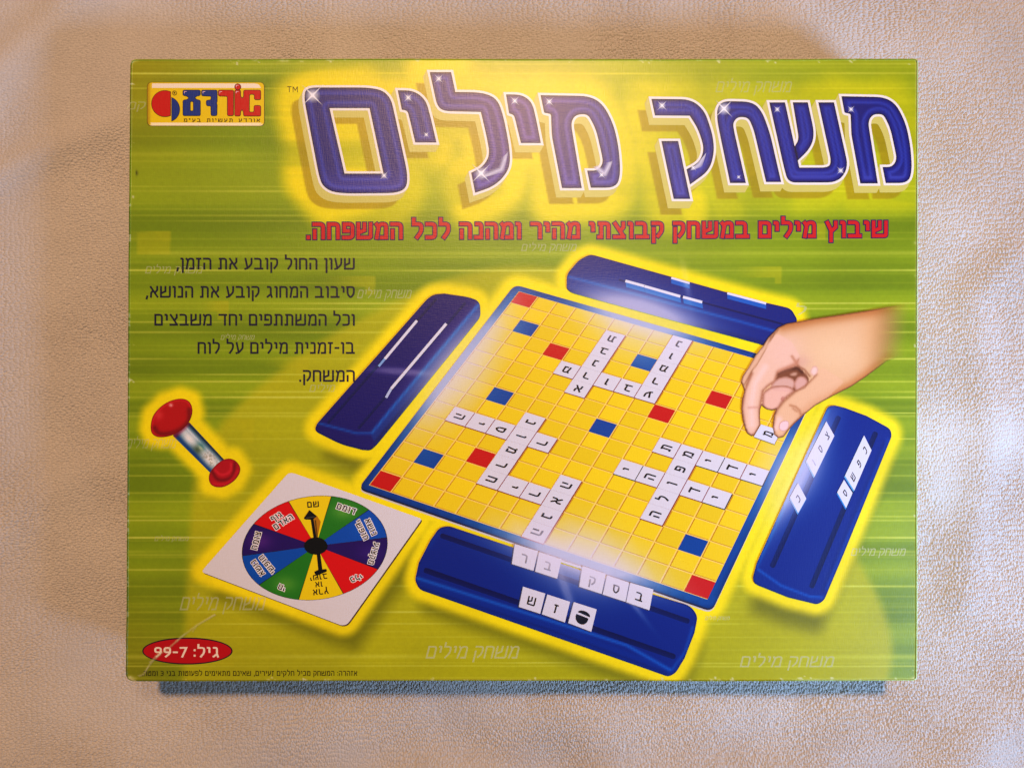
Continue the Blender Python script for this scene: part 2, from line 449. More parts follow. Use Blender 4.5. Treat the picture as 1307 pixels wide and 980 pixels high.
# ================================================================ the box
box = bpy.data.objects.new('board_game_box', None); C.objects.link(box)
box['label'] = 'lime green Hebrew word game box lying flat on a towel'
box['category'] = 'game box'
box.empty_display_size = .05

QUAD = [(165.5, 75.2), (1172.6, 75.0), (1170.6, 868.8), (159.6, 869.6)]      # lid corners TL, TR, BR, BL
INS = 1.6
NX, NY = 505, 796
def build_lid():
    a = np.linspace(0, 1, NX); b = np.linspace(0, 1, NY)
    A, B = np.meshgrid(a, b)
    q = np.asarray(QUAD, float); cen = q.mean(0)
    qi = q + np.sign(cen - q) * INS
    def bil(q):
        return (q[0] * ((1 - A) * (1 - B))[..., None] + q[1] * (A * (1 - B))[..., None] + q[2] * (A * B)[..., None] + q[3] * ((1 - A) * B)[..., None])
    G = bil(qi)
    x, y = G[..., 0], G[..., 1]
    # --- the printed background
    # far field of distances on a coarse grid
    step = 3.0
    gx = np.arange(140, 1196, step); gy = np.arange(60, 884, step)
    GX, GY = np.meshgrid(gx, gy)
    def up(F):
        fx = np.clip((x - gx[0]) / step, 0, len(gx) - 1.001); fy = np.clip((y - gy[0]) / step, 0, len(gy) - 1.001)
        i, j = fx.astype(int), fy.astype(int); u, v = fx - i, fy - j
        return (F[j, i] * (1 - u) + F[j, i + 1] * u) * (1 - v) + (F[j + 1, i] * (1 - u) + F[j + 1, i + 1] * u) * v
    dobj = np.full(GX.shape, 1e9); dsh = np.full(GX.shape, 1e9)
    for r in list(RACKS.values()) + [CARD, BOARD, TIMER]:
        dobj = np.minimum(dobj, sdist(GX, GY, r))
    for k, (ox, oy) in (('left', (12, 34)), ('right', (-2, 36)), ('bottom', (6, 30))):
        dsh = np.minimum(dsh, sdist(GX - ox, GY - oy, RACKS[k]))
    dsh = np.minimum(dsh, sdist(GX - 14, GY - 32, CARD))
    dti = np.full(GX.shape, 1e9)
    for r in TITLE + [[QOFLEG]]:
        dti = np.minimum(dti, sdist(GX + 6, GY - 8, r[0]))
    LIME = rnd([(232, 880), (240, 700, 60), (248, 590, 40), (300, 515, 60), (420, 425, 60), (620, 330, 90), (1000, 380, 120), (1085, 700, 80), (1125, 765, 60), (1142, 830, 30), (1130, 880)])
    dli = sdist(GX, GY, LIME)
    dobj, dsh, dti, dli = map(up, (dobj, dsh, dti, dli))
    col = np.zeros(x.shape + (3,))
    col[:] = (144, 166, 22)
    # broad bands
    yr = np.arange(60, 890, 1.0)
    band = np.interp(y, yr, vnoise(yr / 26, yr * 0, 3) * .8 + vnoise(yr / 10, yr * 0, 5) * .2)
    band = band + (vnoise(x / 220, y / 18, 8) - .5) * .5
    col = mix(col, (108, 132, 8), sm(.45, .95, band) * .5)
    col = mix(col, (168, 184, 30), sm(.55, .08, band) * .55)
    # corner tints of the print
    col = mix(col, (166, 158, 8), sm(330, 170, x) * sm(260, 90, y) * .75)
    col = mix(col, (150, 144, 4), sm(330, 160, x) * sm(690, 860, y) * .6)
    col = mix(col, (178, 186, 26), sm(160, 60, y) * sm(760, 960, x) * .6)
    # lime field behind the game
    lime = sm(8, -8, dli) * .82
    col = mix(col, (192, 188, 20), lime)
    col = mix(col, (198, 186, 14), sm(40, -220, dli) * sm(560, 860, y) * .55)
    # ghost letter corners
    for (x0, x1, y0, y1, st) in [(150, 217, 295, 325, 42), (400, 478, 352, 376, 12), (250, 291, 384, 408, 14), (330, 393, 455, 480, 16), (270, 323, 535, 565, 14), (1005, 1054, 285, 306, 10), (930, 998, 340, 362, 8), (760, 905, 800, 815, 8), (230, 297, 836, 850, 10)]:
        bar = sm(x0, x1 - 6, x) * sm(x1 + 1.5, x1 - .5, x) * sm(y0 - 1, y0 + 1, y) * sm(y0 + 15, y0 + 13, y)
        leg = sm(x1 - st - 1, x1 - st + 1, x) * sm(x1 + 1, x1 - 1, x) * sm(y0, y0 + 3, y) * sm(y1 + 1, y1 - 1, y)
        col = mix(col, (190, 186, 18), np.maximum(bar * .55, leg * .45))
    # thin speed lines
    ys = [82, 86.5, 94, 98.5, 108, 113, 130, 150, 174, 197, 206, 214, 238, 244, 260, 267, 275, 282, 297, 305, 316, 323, 328, 335, 342, 345, 349, 361, 372, 378, 387, 394, 400, 411, 424, 441, 447, 458, 462, 466, 478, 487, 500, 507, 509,
          520, 527, 531, 550, 560, 572, 585, 593, 595, 607, 629, 640, 652, 659, 664, 686, 690, 704, 708, 711, 727, 740, 748, 761, 770, 774, 781, 790, 796, 806, 813, 821, 829, 838, 846, 850, 865]
    r2 = np.random.default_rng(21)
    for k, y0 in enumerate(ys):
        wd = r2.choice([.7, .9, 1.2, 1.8, 3.0], p=[.3, .3, .2, .12, .08]); st = (.12 + .86 * r2.uniform() ** 1.15) * (.55 if wd > 1.5 else 1)
        j = np.abs(y - y0) < 12
        m = np.exp(-((y[j] - y0) / wd) ** 2) * st * (.3 + .7 * sm(.25, .75, vnoise(x[j] / 170 + k * 7.3, y[j] * 0, 40 + k)))
        col[j] = mix(col[j], (216, 220, 100), m)
    # printed soft shadows, then yellow auras
    col = mix(col, (104, 106, 6), sm(14, -14, dsh) * .62)
    lump = .5 + .5 * vnoise(x / 46, y / 46, 11)
    west = sm(905, 760, x)
    au = sm(44, 12, dti - 12 * (lump - .5) * 2) * (.45 + .55 * west) * (.85 + .2 * lump)
    au = np.maximum(au, sm(36, 8, np.hypot((x - 885) / 1.0, (y - 262) / 1.3)) * .85)
    au = au * (1 - .40 * sm(.62, .80, vnoise(x / 90 + 3.1, y / 40, 17)))
    fine = .86 + .14 * np.interp(y, yr, vnoise(yr / 2.6, yr * 0, 9))
    col = mix(col, (250, 232, 0), np.minimum(au * fine, 1))
    col = mix(col, (226, 214, 6), sm(1010, 760, x) * sm(360, 620, x) * sm(330, 200, y) * sm(60, 90, y) * .55)
    col = mix(col, (250, 230, 0), sm(22, 6.5, dobj) ** 1.1 * .97)
    # printed shadow of the title
    for r in TITLE + [[QOFLEG], [SHINARM]]:
        rr = rimmed(r, 3)
        b0 = np.asarray(rr[0])
        j = (x > b0[:, 0].min() - 20) & (x < b0[:, 0].max() + 3) & (y > b0[:, 1].min()) & (y < b0[:, 1].max() + 24)
        sd = np.full(x[j].shape, 1e9)
        for q_ in rr: sd = np.minimum(sd, seg_dist(x[j] + 14, y[j] - 17, q_, True))
        m = sm(1.4, -1.4, np.where(inside(x[j] + 14, y[j] - 17, rr), -sd, sd))
        col[j] = mix(col[j], (168, 140, 4), m * .62)
    # where the pale streaks run over the ground
    fl = flare(x, y) * sm(40, 0, dobj)
    col = mix(col, (236, 228, 170), fl * .8)
    # speckle of age and rubbed rims
    col *= (1 + (vnoise(x / 3.1, y / 3.1, 51) - .5) * .03 + (vnoise(x / 60, y / 60, 52) - .5) * .06)[..., None]
    ed = np.minimum(np.minimum(A * 1010, (1 - A) * 1010), np.minimum(B * 794, (1 - B) * 794))
    nz = vnoise(x / 9, y / 9, 61) * .6 + vnoise(x / 2.5, y / 2.5, 62) * .4
    wear = sm(2.6, .2, ed - 5 * np.maximum(nz - .80, 0) * 10) * sm(.66, .78, nz)
    cor = np.minimum(A, 1 - A) * 1010 + np.minimum(B, 1 - B) * 794
    wear = np.maximum(wear, sm(12, 3, cor + nz * 8) * .8)
    for (wx_, wy_, ws) in ((361, 77, 5), (366, 78, 3), (385, 79, 2.5), (171, 77, 5), (1168, 866, 5), (1171, 310, 4), (1171, 352, 3), (165, 866, 7)):
        wear = np.maximum(wear, np.exp(-((x - wx_) / ws) ** 2 - ((y - wy_) / (ws * .5)) ** 2) * (.5 + nz))
    wear = np.minimum(wear, 1)
    col = mix(col, (40, 34, 10), np.exp(-((x - 174.5) / 1.2) ** 2 - ((y - 221) / 3) ** 2) * .8)
    col = mix(col, (226, 226, 190), wear * .75)
    col = mix(col, (206, 226, 150), sm(2.4, .4, (1 - A) * 1010) * .85)
    col = mix(col, (206, 222, 140), sm(2.4, .2, (1 - B) * 794) * sm(985, 1030, x) * .85)
    col = mix(col, (176, 200, 76), sm(2.2, .2, B * 794) * .6)
    # --- mesh: grid, rolled rim, skirt
    mx, my = x.copy(), y.copy()
    ew = sm(.12, 0, np.minimum(A, 1 - A)); my2 = sm(.12, 0, np.minimum(B, 1 - B))
    mx += ew * 1.5 * (vnoise(y / 190, y * 0 + 2.5 + (A > .5), 92) - .5) + ew * .5 * (vnoise(y / 30, y * 0 + .5 + 3 * (A > .5), 93) - .5)
    my += my2 * 1.7 * (vnoise(x / 240, x * 0 + 5.5 + (B > .5), 94) - .5) + my2 * .5 * (vnoise(x / 34, x * 0 + 7.5 + 3 * (B > .5), 95) - .5)
    for (kx, ky), r in (((0, 0), 6.), ((NX - 1, 0), 4.), ((NX - 1, NY - 1), 4.), ((0, NY - 1), 8.5)):
        ox, oy = mx[ky, kx], my[ky, kx]; sx_ = 1 if kx == 0 else -1; sy_ = 1 if ky == 0 else -1
        u, v_ = r - (mx - ox) * sx_, r - (my - oy) * sy_
        j = (u > 0) & (v_ > 0)
        k = np.maximum(u, v_) / np.maximum(np.hypot(u, v_), 1e-6)
        mx[j] = (ox + sx_ * (r - u * k))[j]; my[j] = (oy + sy_ * (r - v_ * k))[j]
    top = np.column_stack([(mx.ravel() - CX) * U, (CY - my.ravel()) * U, H + lid_relief(x, y).ravel()])
    colors = [col.reshape(-1, 3)]
    idx = np.arange(x.size).reshape(x.shape)
    quads = np.stack([idx[:-1, :-1], idx[1:, :-1], idx[1:, 1:], idx[:-1, 1:]], -1).reshape(-1, 4)
    loop = np.concatenate([idx[0, :-1], idx[:-1, -1], idx[-1, :0:-1], idx[:0:-1, 0]])
    sg = np.zeros((x.size, 2))
    I, J = np.meshgrid(np.arange(NX), np.arange(NY))
    sg[:, 0] = np.where(I.ravel() == 0, -1, np.where(I.ravel() == NX - 1, 1, 0)); sg[:, 1] = np.where(J.ravel() == 0, 1, np.where(J.ravel() == NY - 1, -1, 0))
    base = top[loop]; sgn = sg[loop]
    V = [top]; F = [quads]; prev = loop; n = x.size
    rim = col.reshape(-1, 3)[loop]
    pale = mix(rim, (206, 214, 150), np.full(len(loop), .35) * (.4 + nz.ravel()[loop]))
    for (o, z, cc) in [(.45, -.12, rim), (.8, -.42, pale), (.98, -1.0, pale), (1.0, -1.6, rim), (1.0, -(H - .007) / U, rim), (.0, -(H - .007) / U, rim)]:
        p = base.copy(); p[:, :2] += sgn * o * INS * U; p[:, 2] += z * U * (1.0 if z > -5 else 1.0)
        cur = np.arange(n, n + len(loop)); n += len(loop)
        V.append(p); colors.append(cc)
        F.append(np.stack([prev, np.roll(prev, -1), np.roll(cur, -1), cur], -1)[:, ::-1])
        prev = cur
    v = np.concatenate(V); f = np.concatenate(F); c = lin(np.clip(np.concatenate(colors), 0, 255)) ** 1.2
    me = bpy.data.meshes.new('lid')
    me.vertices.add(len(v)); me.vertices.foreach_set('co', v.astype(np.float32).ravel())
    me.loops.add(f.size); me.loops.foreach_set('vertex_index', f.astype(np.int32).ravel())
    me.polygons.add(len(f)); me.polygons.foreach_set('loop_start', np.arange(0, f.size, 4, dtype=np.int32))
    me.update(calc_edges=True)
    ca = me.color_attributes.new('ink', 'FLOAT_COLOR', 'POINT')
    ca.data.foreach_set('color', np.column_stack([c, np.ones(len(c))]).astype(np.float32).ravel())
    me.materials.append(INK)
    o = bpy.data.objects.new('lid', me); C.objects.link(o); o.parent = box
    return o
lid = build_lid()

def build_tray():
    q = np.asarray(QUAD, float); cen = q.mean(0)
    q = q + np.sign(cen - q) * 4.0
    m, N, L = nodes('grey_board')
    out = N.new('ShaderNodeOutputMaterial'); b = N.new('ShaderNodeBsdfPrincipled')
    no = N.new('ShaderNodeTexNoise'); no.inputs['Scale'].default_value = 400
    rp = N.new('ShaderNodeValToRGB'); rp.color_ramp.elements[0].color = (.22, .27, .03, 1); rp.color_ramp.elements[1].color = (.28, .33, .05, 1)
    L.new(no.outputs['Fac'], rp.inputs[0]); L.new(rp.outputs[0], b.inputs['Base Color']); b.inputs['Roughness'].default_value = .6
    L.new(b.outputs[0], out.inputs[0])
    vs = [P(*p, 0.0005) for p in q] + [P(*p, H - .003) for p in q]
    fs = [(0, 1, 2, 3), (4, 7, 6, 5)] + [(i, i + 4, (i + 1) % 4 + 4, (i + 1) % 4) for i in range(4)]
    me = bpy.data.meshes.new('tray'); me.from_pydata(vs, [], fs); me.materials.append(m)
    o = bpy.data.objects.new('tray', me); C.objects.link(o); o.parent = box
build_tray()

# ---------------------------------------------------------------- faint ghost lettering scattered over the ground
for (x0, x1, b, h, a) in [(185, 259, 349, 9, .30), (455, 526, 380.5, 11, .32), (281, 325, 433.5, 6, .35), (394, 428, 500, 9, .28), (160.8, 226, 572, 12, .22), (197, 241, 690, 5.5, .35), (229, 340, 778.5, 17, .30),
                          (543, 664, 840, 16, .42), (944, 1066, 851, 14, .42), (1086, 1157, 709, 9.5, .42), (665, 737, 320, 9, .36), (913, 1012, 118, 14, .26), (900, 932, 791, 4.5, .45), (161, 187, 140, 10, .25), (1014, 1031, 402, 12, .35)]:
    s = 'משחק מילים' if x1 - x0 > 28 else ('קמ' if x0 < 200 else 'ל')
    if x0 == 394: s = 'מילים'
    A_ = Art(); text(A_, s, x1 - h * .25, x0, b, h, .13, (226, 228, 168), 1, shear=.25, alpha=a * 1.2, gap=.12, space=.4, wash=False)
    A_.build('faint_lettering', box)

# ---------------------------------------------------------------- title
def sweep(rings):
    rr = rimmed(rings, 3.0)
    pts = []
    def test(X, Y):
        r = np.zeros(X.shape, bool)
        for k in np.linspace(0, 1, 14): r |= inside(X - EXT[0] * k, Y - EXT[1] * k, rr)
        return r
    allr = list(rr) + [[(p[0] + EXT[0], p[1] + EXT[1]) for p in r] for r in rr]
    V, Eg = [], []
    for r in rr:
        for k in (0, .5, 1):
            b = len(V); n = len(r)
            V += [(p[0] + EXT[0] * k, p[1] + EXT[1] * k) for p in r]; Eg += [(b + i, b + (i + 1) % n) for i in range(n)]
        b = len(V); V += [p for p in r]; V += [(p[0] + EXT[0], p[1] + EXT[1]) for p in r]
        Eg += [(b + i, b + len(r) + i) for i in range(len(r))]
    vo, _, fo, _, _, _ = delaunay_2d_cdt([Vector(v) for v in V], Eg, [], 0, 1e-4, False)
    v = np.array([(q.x, q.y) for q in vo]); f = np.array([t for t in fo if len(t) == 3])
    c = v[f].mean(1)
    return v, f[test(c[:, 0], c[:, 1])], rr
back = Art()
for i, r in enumerate(TITLE + [[QOFLEG], [SHINARM]]):
    v, f, rr = sweep(r)
    back.add((v, f), (214, 205, 116), 1 + i * .1)
    back.add(fill(rr), (240, 234, 224), 2.4 + i * .1)
title = back.build('title_lettering', box)

def star(art, x, y, r, layer, rot=45):
    pts = []
    for k in range(8):
        a = math.radians(rot + k * 45); rr_ = r if k % 2 == 0 else r * .09
        pts.append((x + rr_ * math.cos(a), y + rr_ * math.sin(a)))
    art.add(fill([pts]), (250, 248, 250), layer + 1, wash=False, alpha=lambda X, Y: np.clip(1.15 - np.hypot(X - x, Y - y) / r, .05, 1))
    g = fill([circle(x, y, r * .55, n=20)], r * .13)
    art.add(g, (248, 246, 252), layer, wash=False, alpha=lambda X, Y: np.clip(1 - np.hypot(X - x, Y - y) / (r * .55), 0, 1) ** 1.4)
def title_face(rings):
    def f(x, y):
        d = np.full(x.shape, 1e9)
        for r in rings: d = np.minimum(d, seg_dist(x, y, r, True))
        t = np.exp(-((x - 670) / 125) ** 2) * .8  # violet middle: print plus the lamp's glare, both mixed into the face colour
        base = mix((26, 34, 132), (112, 68, 140), t)
        base = mix(base, (42, 30, 116), sm(520, 640, x) * sm(830, 700, x) * .3)
        lite = mix((66, 88, 190), (172, 136, 196), t)
        c = mix(base, lite, np.exp(-((d - 7.2) / 2.0) ** 2) * .65)
        c = mix(c, mix((20, 30, 120), (84, 50, 118), t), sm(8.6, 10.5, d) * .5)
        c = mix(c, (16, 10, 46), sm(2.0, .5, d))
        yy = (y - 120) / 120
        c = mix(c, (120, 110, 200), sm(.72, 1.0, yy) * sm(3, 6, d) * .35)
        return c
    return f
sparks = {0: [(399, 122, 26), (490, 224, 11)], 1: [(521, 125, 12), (544, 172, 8)], 2: [(560, 101, 12), (614, 221, 24)], 3: [(657, 129, 12)], 4: [(701, 130, 12), (768, 223, 9)], 5: [(845, 135, 13), (885, 214, 9)], 6: [(924, 139, 22), (943, 226, 6)], 7: [(992, 140, 9), (1073, 218, 10)], 8: [(1086, 140, 9)]}
for i, r in enumerate(TITLE):
    A_ = Art(); A_.add(fill(r, 2.6), title_face(r), 4)
    if i == 5: A_.add(fill([QOFLEG], 2.6), title_face([QOFLEG]), 4.5)
    if i == 7: A_.add(fill([SHINARM], 2.6), title_face([SHINARM]), 5)
    # pale gleam along the lower bowl
    for (ii, pl) in [(4, [(762, 214), (772, 222), (779, 208)]), (5, [(884, 216), (893, 210), (901, 196)]), (2, [(616, 226), (640, 216), (647, 196)])]:
        if ii == i:
            A_.add(fill([offset(pl, 4.5)], 2.0), (240, 236, 250), 6, wash=False, alpha=lambda X, Y, pl=pl: np.clip(1 - seg_dist(X, Y, pl) / 4.5, 0, 1) * .75)
    for (sx, sy, sr) in sparks[i]: star(A_, sx, sy, sr * .76, 7)
    A_.build('title_letter', title)
A_ = Art(); text(A_, 'TM', 380, 366.5, 118, 7.5, .10, (60, 58, 10), 2, ltr=True, gap=.2); A_.build('trademark_sign', box)

# ---------------------------------------------------------------- red line under the title
A_ = Art()
s = 'שיבוץ מילים במשחק קבוצתי מהיר ומהנה לכל המשפחה.'
text(A_, s, 1133, 391, 303.2, 21.5, .205, (70, 24, 96), 2, slope=-.0030, grow=.12, gap=.15, space=.42, wash=False)
text(A_, s, 1133, 391, 303.2, 21.5, .205, (208, 26, 40), 4, slope=-.0030, gap=.15, space=.42, wash=False)
A_.build('subtitle_lettering', box)

# ---------------------------------------------------------------- five lines of description
for s, xl, b in [('שעון החול קובע את הזמן,', 225, 344), ('סיבוב המחוג קובע את הנושא,', 186, 380), ('וכל המשתתפים יחד משבצים', 197, 415.6), ('בו-זמנית מילים על לוח', 252, 451.5), ('המשחק.', 381.5, 487.2)]:
    A_ = Art(); text(A_, s, 452.4, xl, b, 15.0, .155, (32, 30, 58), 3, gap=.14, space=.42, wash=False); A_.build('description_line', box)

# ---------------------------------------------------------------- maker's badge
def cb(p): return crop(p, 180, 95, 7.688)
A_ = Art()
A_.add(fill([rnd(cb([(58, 78, 50), (1212, 78, 50), (1212, 510, 50), (58, 510, 50)]))]), (112, 92, 0), 2)
A_.add(fill([rnd(cb([(64, 82, 45), (1206, 82, 45), (1206, 505, 45), (64, 505, 45)]))], 3), lambda x, y: mix(mix((236, 206, 10), (255, 240, 190), sm(157.5, 159.5, y)), (190, 158, 6), sm(193.5, 189, x)), 3)
A_.add(fill([rnd(cb([(108, 92, 10), (1150, 92, 40), (1178, 136), (108, 136)]))]), (246, 232, 206), 4)
A_.add(fill([rnd(cb([(92, 476, 4), (1180, 476, 4), (1160, 497, 14), (110, 497, 14)]))]), (250, 238, 196), 4)
badge = A_.build('maker_badge', box)
A_ = Art()
e1 = [p for p in circle(235, 290, 128, 126, 48) if p[0] < 289]
e1 = sorted(e1, key=lambda p: math.atan2(p[1] - 290, 235 - p[0] + 1e-9) % (2 * math.pi)) if False else e1
ang = math.acos((289 - 235) / 128)
e1 = circle(235, 290, 128, 126, 44, ang, 2 * math.pi - ang)
e2 = [(303, 232)] + circle(268, 345, 110, 118, 24, -math.pi * .36, math.pi * .36) + [(303, 458)]
for r, c in ((e1, (206, 22, 20)), (e2, (8, 60, 138))):
    A_.add(fill([cb(offset(r, 5))]), (40, 14, 20), 5)
    A_.add(fill([cb(r)], 2.5), c, 6)
A_.add(fill([cb(circle(330, 186, 23, n=20)), cb(circle(330, 186, 18, n=20))]), (60, 50, 10), 6)
rtext(A_, 'R', 222.9, 119.2, 2.8, 0, .2, (60, 50, 10), 6)
A_.build('badge_emblem', badge)
LOGO = [((8, 62, 140), [rnd([(415, 160, 14), (580, 160, 14), (580, 208, 14), (545, 212, 16), (525, 233, 12), (548, 254, 14), (580, 258, 14), (580, 405, 14), (415, 405, 14), (415, 258, 14), (452, 254, 14), (475, 233, 12), (450, 212, 16), (415, 208, 14)]), rnd([(481, 266, 16), (517, 266, 16), (517, 364, 16), (481, 364, 16)])]),
        ((8, 62, 140), [rnd([(597, 160, 14), (745, 160, 14), (745, 268, 8), (738, 286, 8), (745, 300, 8), (742, 405, 14), (690, 405, 14), (688, 310, 14), (645, 308, 14), (643, 260, 14), (688, 256, 14), (693, 215, 16), (597, 210, 14)])]),
        ((206, 22, 20), [rnd([(762, 160, 14), (907, 160, 14), (905, 405, 14), (850, 405, 14), (850, 215, 14), (762, 212, 14)])]),
        ((206, 22, 20), [rnd([(922, 160, 14), (975, 160, 14), (975, 215, 12), (992, 242, 12), (1010, 220, 12), (1010, 160, 14), (1172, 160, 14), (1172, 248, 14), (1115, 248, 14), (1115, 195, 20), (1062, 195, 20), (1060, 375, 20), (1112, 375, 20), (1112, 310, 14), (1172, 310, 14), (1172, 408, 14), (1010, 408, 12), (1006, 365, 12), (990, 343, 12), (975, 365, 12), (972, 408, 14), (922, 408, 14)])]),
        ((206, 22, 20), [circle(950, 126, 27, n=24)])]
for c, rings in LOGO:
    A_ = Art()
    A_.add(fill([cb(offset(rings[0], 6))] + [cb(offset(r, -6)) for r in rings[1:]]), (34, 14, 26), 5)
    A_.add(fill([cb(r) for r in rings]), c, 6)
    r0 = np.asarray(rings[0]); x0, y0 = r0[:, 0].min(), r0[:, 1].min()
    gl = [(x0 + 10, y0 + 9), (x0 + 34, y0 + 9), (x0 + 34, y0 + 14), (x0 + 15, y0 + 14), (x0 + 15, y0 + 30), (x0 + 10, y0 + 30)]
    A_.add(fill([cb(gl)]), (240, 200, 205), 7)
    A_.build('badge_letter', badge)
A_ = Art(); text(A_, 'אורדע תעשיות בע"מ', 331.8, 234.5, 156, 4.4, .16, (70, 40, 10), 5, gap=.35, space=.9); A_.build('badge_small_lettering', badge)

# ---------------------------------------------------------------- age oval and warning line
A_ = Art()
A_.add(fill([circle(239.2, 830.4, 57.6, 17.2, 64)]), (40, 14, 46), 2)
A_.add(fill([circle(239.2, 830.4, 56.0, 15.6, 64)], 4), (196, 14, 26), 3)
age = A_.build('age_badge', box)
A_ = Art(); text(A_, 'גיל: 7-99', 279.5, 197, 838.6, 13.4, .16, (246, 226, 206), 4, gap=.14, space=.36); A_.build('age_lettering', age)
A_ = Art(); text(A_, 'אזהרה: המשחק מכיל חלקים זעירים, שאינם מתאימים לפעוטות בני 3 ומטה.', 456, 181.5, 862, 6.2, .15, (44, 42, 6), 2, gap=.16, space=.45); A_.build('warning_lettering', box)

# ---------------------------------------------------------------- sand timer
def soft_strokes(c, x, y, L):
    for pl, wd, cc, a in L: c = mix(c, cc, a * np.exp(-(seg_dist(x, y, pl) / wd) ** 2))
    return c
def k6(p): return crop(p, 160, 480, K)
def tubecol(x, y):
    ax, ay = (np.array(k6([(232, 220)])[0])); bx, by = np.array(k6([(383, 378)])[0])
    L = math.hypot(bx - ax, by - ay); ux, uy = (bx - ax) / L, (by - ay) / L
    s = ((x - ax) * ux + (y - ay) * uy) / L; t = (-(x - ax) * uy + (y - ay) * ux) / 12.5
    c = mix((84, 124, 146), (196, 210, 212), np.exp(-((t + .05) / .5) ** 2))
    c = mix(c, (232, 236, 240), np.exp(-((t + .45) / .09) ** 2) * .8)
    c = mix(c, (70, 92, 60), np.exp(-((t - .25) / .4) ** 2 - ((s - .50) / .10) ** 2) * .9)
    c = mix(c, (12, 62, 128), np.exp(-((t - .82) / .22) ** 2) * .9)
    c = mix(c, (20, 44, 66), np.exp(-((t + .92) / .16) ** 2) * .9)
    c = mix(c, (244, 240, 234), np.exp(-((t - .1) / .42) ** 2 - ((s - .24) / .14) ** 2) * .95)
    c = mix(c, (240, 236, 226), np.exp(-((t - .05) / .5) ** 2 - ((s - .80) / .17) ** 2))
    c = mix(c, (48, 120, 120), np.exp(-((t + .3) / .3) ** 2 - ((s - .5) / .1) ** 2) * .7)
    c = mix(c, (150, 24, 60), sm(.10, .0, s) * .8)
    c = mix(c, (120, 110, 80), (vnoise(x / 1.6, y / 1.6, 33) > .62) * np.exp(-((s - .8) / .16) ** 2 - (t / .6) ** 2) * .5)
    return mix(c, (206, 214, 170), np.exp(-((t + .1) / .14) ** 2 - ((s - .52) / .06) ** 2) * .8)
A_ = Art(); A_.add(fill([TTUBE], 1.6), tubecol, 3); tim = A_.build('printed_sand_timer', box)
def capcol(x, y):
    d = seg_dist(x, y, TCAP, True)
    c = np.tile(np.array((190, 20, 26.)), (len(x), 1))
    c = mix(c, (224, 48, 48), np.exp(-((d - 1.8) / 1.1) ** 2) * .7)
    c = soft_strokes(c, x, y, [(soft(k6([(122, 215), (140, 245, 60), (215, 235, 60), (268, 190, 60), (266, 140)])), 3.2, (120, 6, 18), .75), (k6([(230, 230), (266, 195), (280, 160)]), 1.6, (130, 8, 20), .8)])
    c = mix(c, (255, 200, 190), np.exp(-((x - 218) / 2.4) ** 2 - ((y - 517) / 2) ** 2) * .9)
    c = mix(c, (236, 90, 84), np.exp(-((x - 203) / 5) ** 2 - ((y - 530) / 6) ** 2) * .55)
    return mix(c, (120, 6, 20), sm(1.2, 0, d) * .8)
def basecol(x, y):
    d = seg_dist(x, y, TBASE, True)
    c = np.tile(np.array((186, 16, 36.)), (len(x), 1))
    c = soft_strokes(c, x, y, [(soft(k6([(360, 395), (385, 440, 60), (450, 425, 60), (455, 365)])), 2.4, (116, 4, 22), .75), (soft(k6([(374, 392), (398, 416, 40), (440, 400, 40), (440, 365)])), 1.6, (226, 50, 66), .7), (soft(k6([(365, 448), (430, 452, 80), (466, 395)])), 2.0, (222, 40, 54), .5)])
    return mix(c, (120, 6, 22), sm(1.5, 0, d) * .8)
A_ = Art(); A_.add(fill([TCAP], 1.8), capcol, 4); A_.build('timer_cap', tim)
A_ = Art(); A_.add(fill([TBASE], 1.8), basecol, 4); A_.build('timer_base', tim)

# ---------------------------------------------------------------- spinner card
A_ = Art()
A_.add(fill([[(p[0] + 1.2, p[1] + 1.4) for p in CARD]]), (96, 66, 40), 2)
A_.add(fill([CARD], 8), (226, 220, 220), 3)
card = A_.build('printed_spinner_card', box)
def k7(p): return crop(p, 300, 620, 6.124)
hub = np.array((402.9, 696.6)); ec = np.array((401.5, 699.2))
Sxx, Syy, Sxy = 92.3 ** 2, 66.2 ** 2, -560.0
Lc = np.linalg.cholesky(np.array([[Sxx, Sxy], [Sxy, Syy]])); Li = np.linalg.inv(Lc)
def eang(p): q = Li @ (np.asarray(p) - ec); return math.atan2(q[1], q[0])
def epts(a0, a1, n, k=1.0): return [tuple(ec + Lc @ np.array((math.cos(a0 + (a1 - a0) * i / n), math.sin(a0 + (a1 - a0) * i / n))) * k) for i in range(n + 1)]
RIM = k7([(420, 130), (750, 87), (1040, 190), (1185, 405), (1105, 648), (845, 840), (497, 885), (195, 768), (62, 545), (158, 303)])
SC = [(242, 214, 6), (46, 132, 34), (0, 88, 178), (48, 14, 104), (222, 14, 22), (242, 214, 6), (46, 132, 34), (0, 88, 178), (48, 14, 104), (222, 14, 22)]
ang = [eang(p) for p in RIM]
A_ = Art(); A_.add(fill([epts(0, 2 * math.pi, 72, 1.008)[:-1]]), (40, 34, 20), 4); wheel = A_.build('spinner_wheel', card)
for i in range(10):
    a0, a1 = ang[i], ang[(i + 1) % 10]
    while a1 < a0: a1 += 2 * math.pi
    e = .006
    r = [tuple(hub)] + epts(a0 + e, a1 - e, 12)
    mid = ec + Lc @ np.array((math.cos((a0 + a1) / 2), math.sin((a0 + a1) / 2))) * .78
    hi = {1: (120, 176, 70), 6: (110, 170, 60), 3: (70, 36, 130), 8: (104, 50, 140), 2: (10, 104, 196), 7: (10, 104, 196)}.get(i)
    def sc(x, y, c=SC[i], hi=hi, mid=mid):
        o = np.tile(np.asarray(c, float), (len(x), 1))
        if hi is None: return o
        return mix(o, hi, np.exp(-((x - mid[0]) / 15) ** 2 - ((y - mid[1]) / 10) ** 2) * .7)
    A_ = Art(); A_.add(fill([r], 4), sc, 5); A_.build('spinner_sector', card)
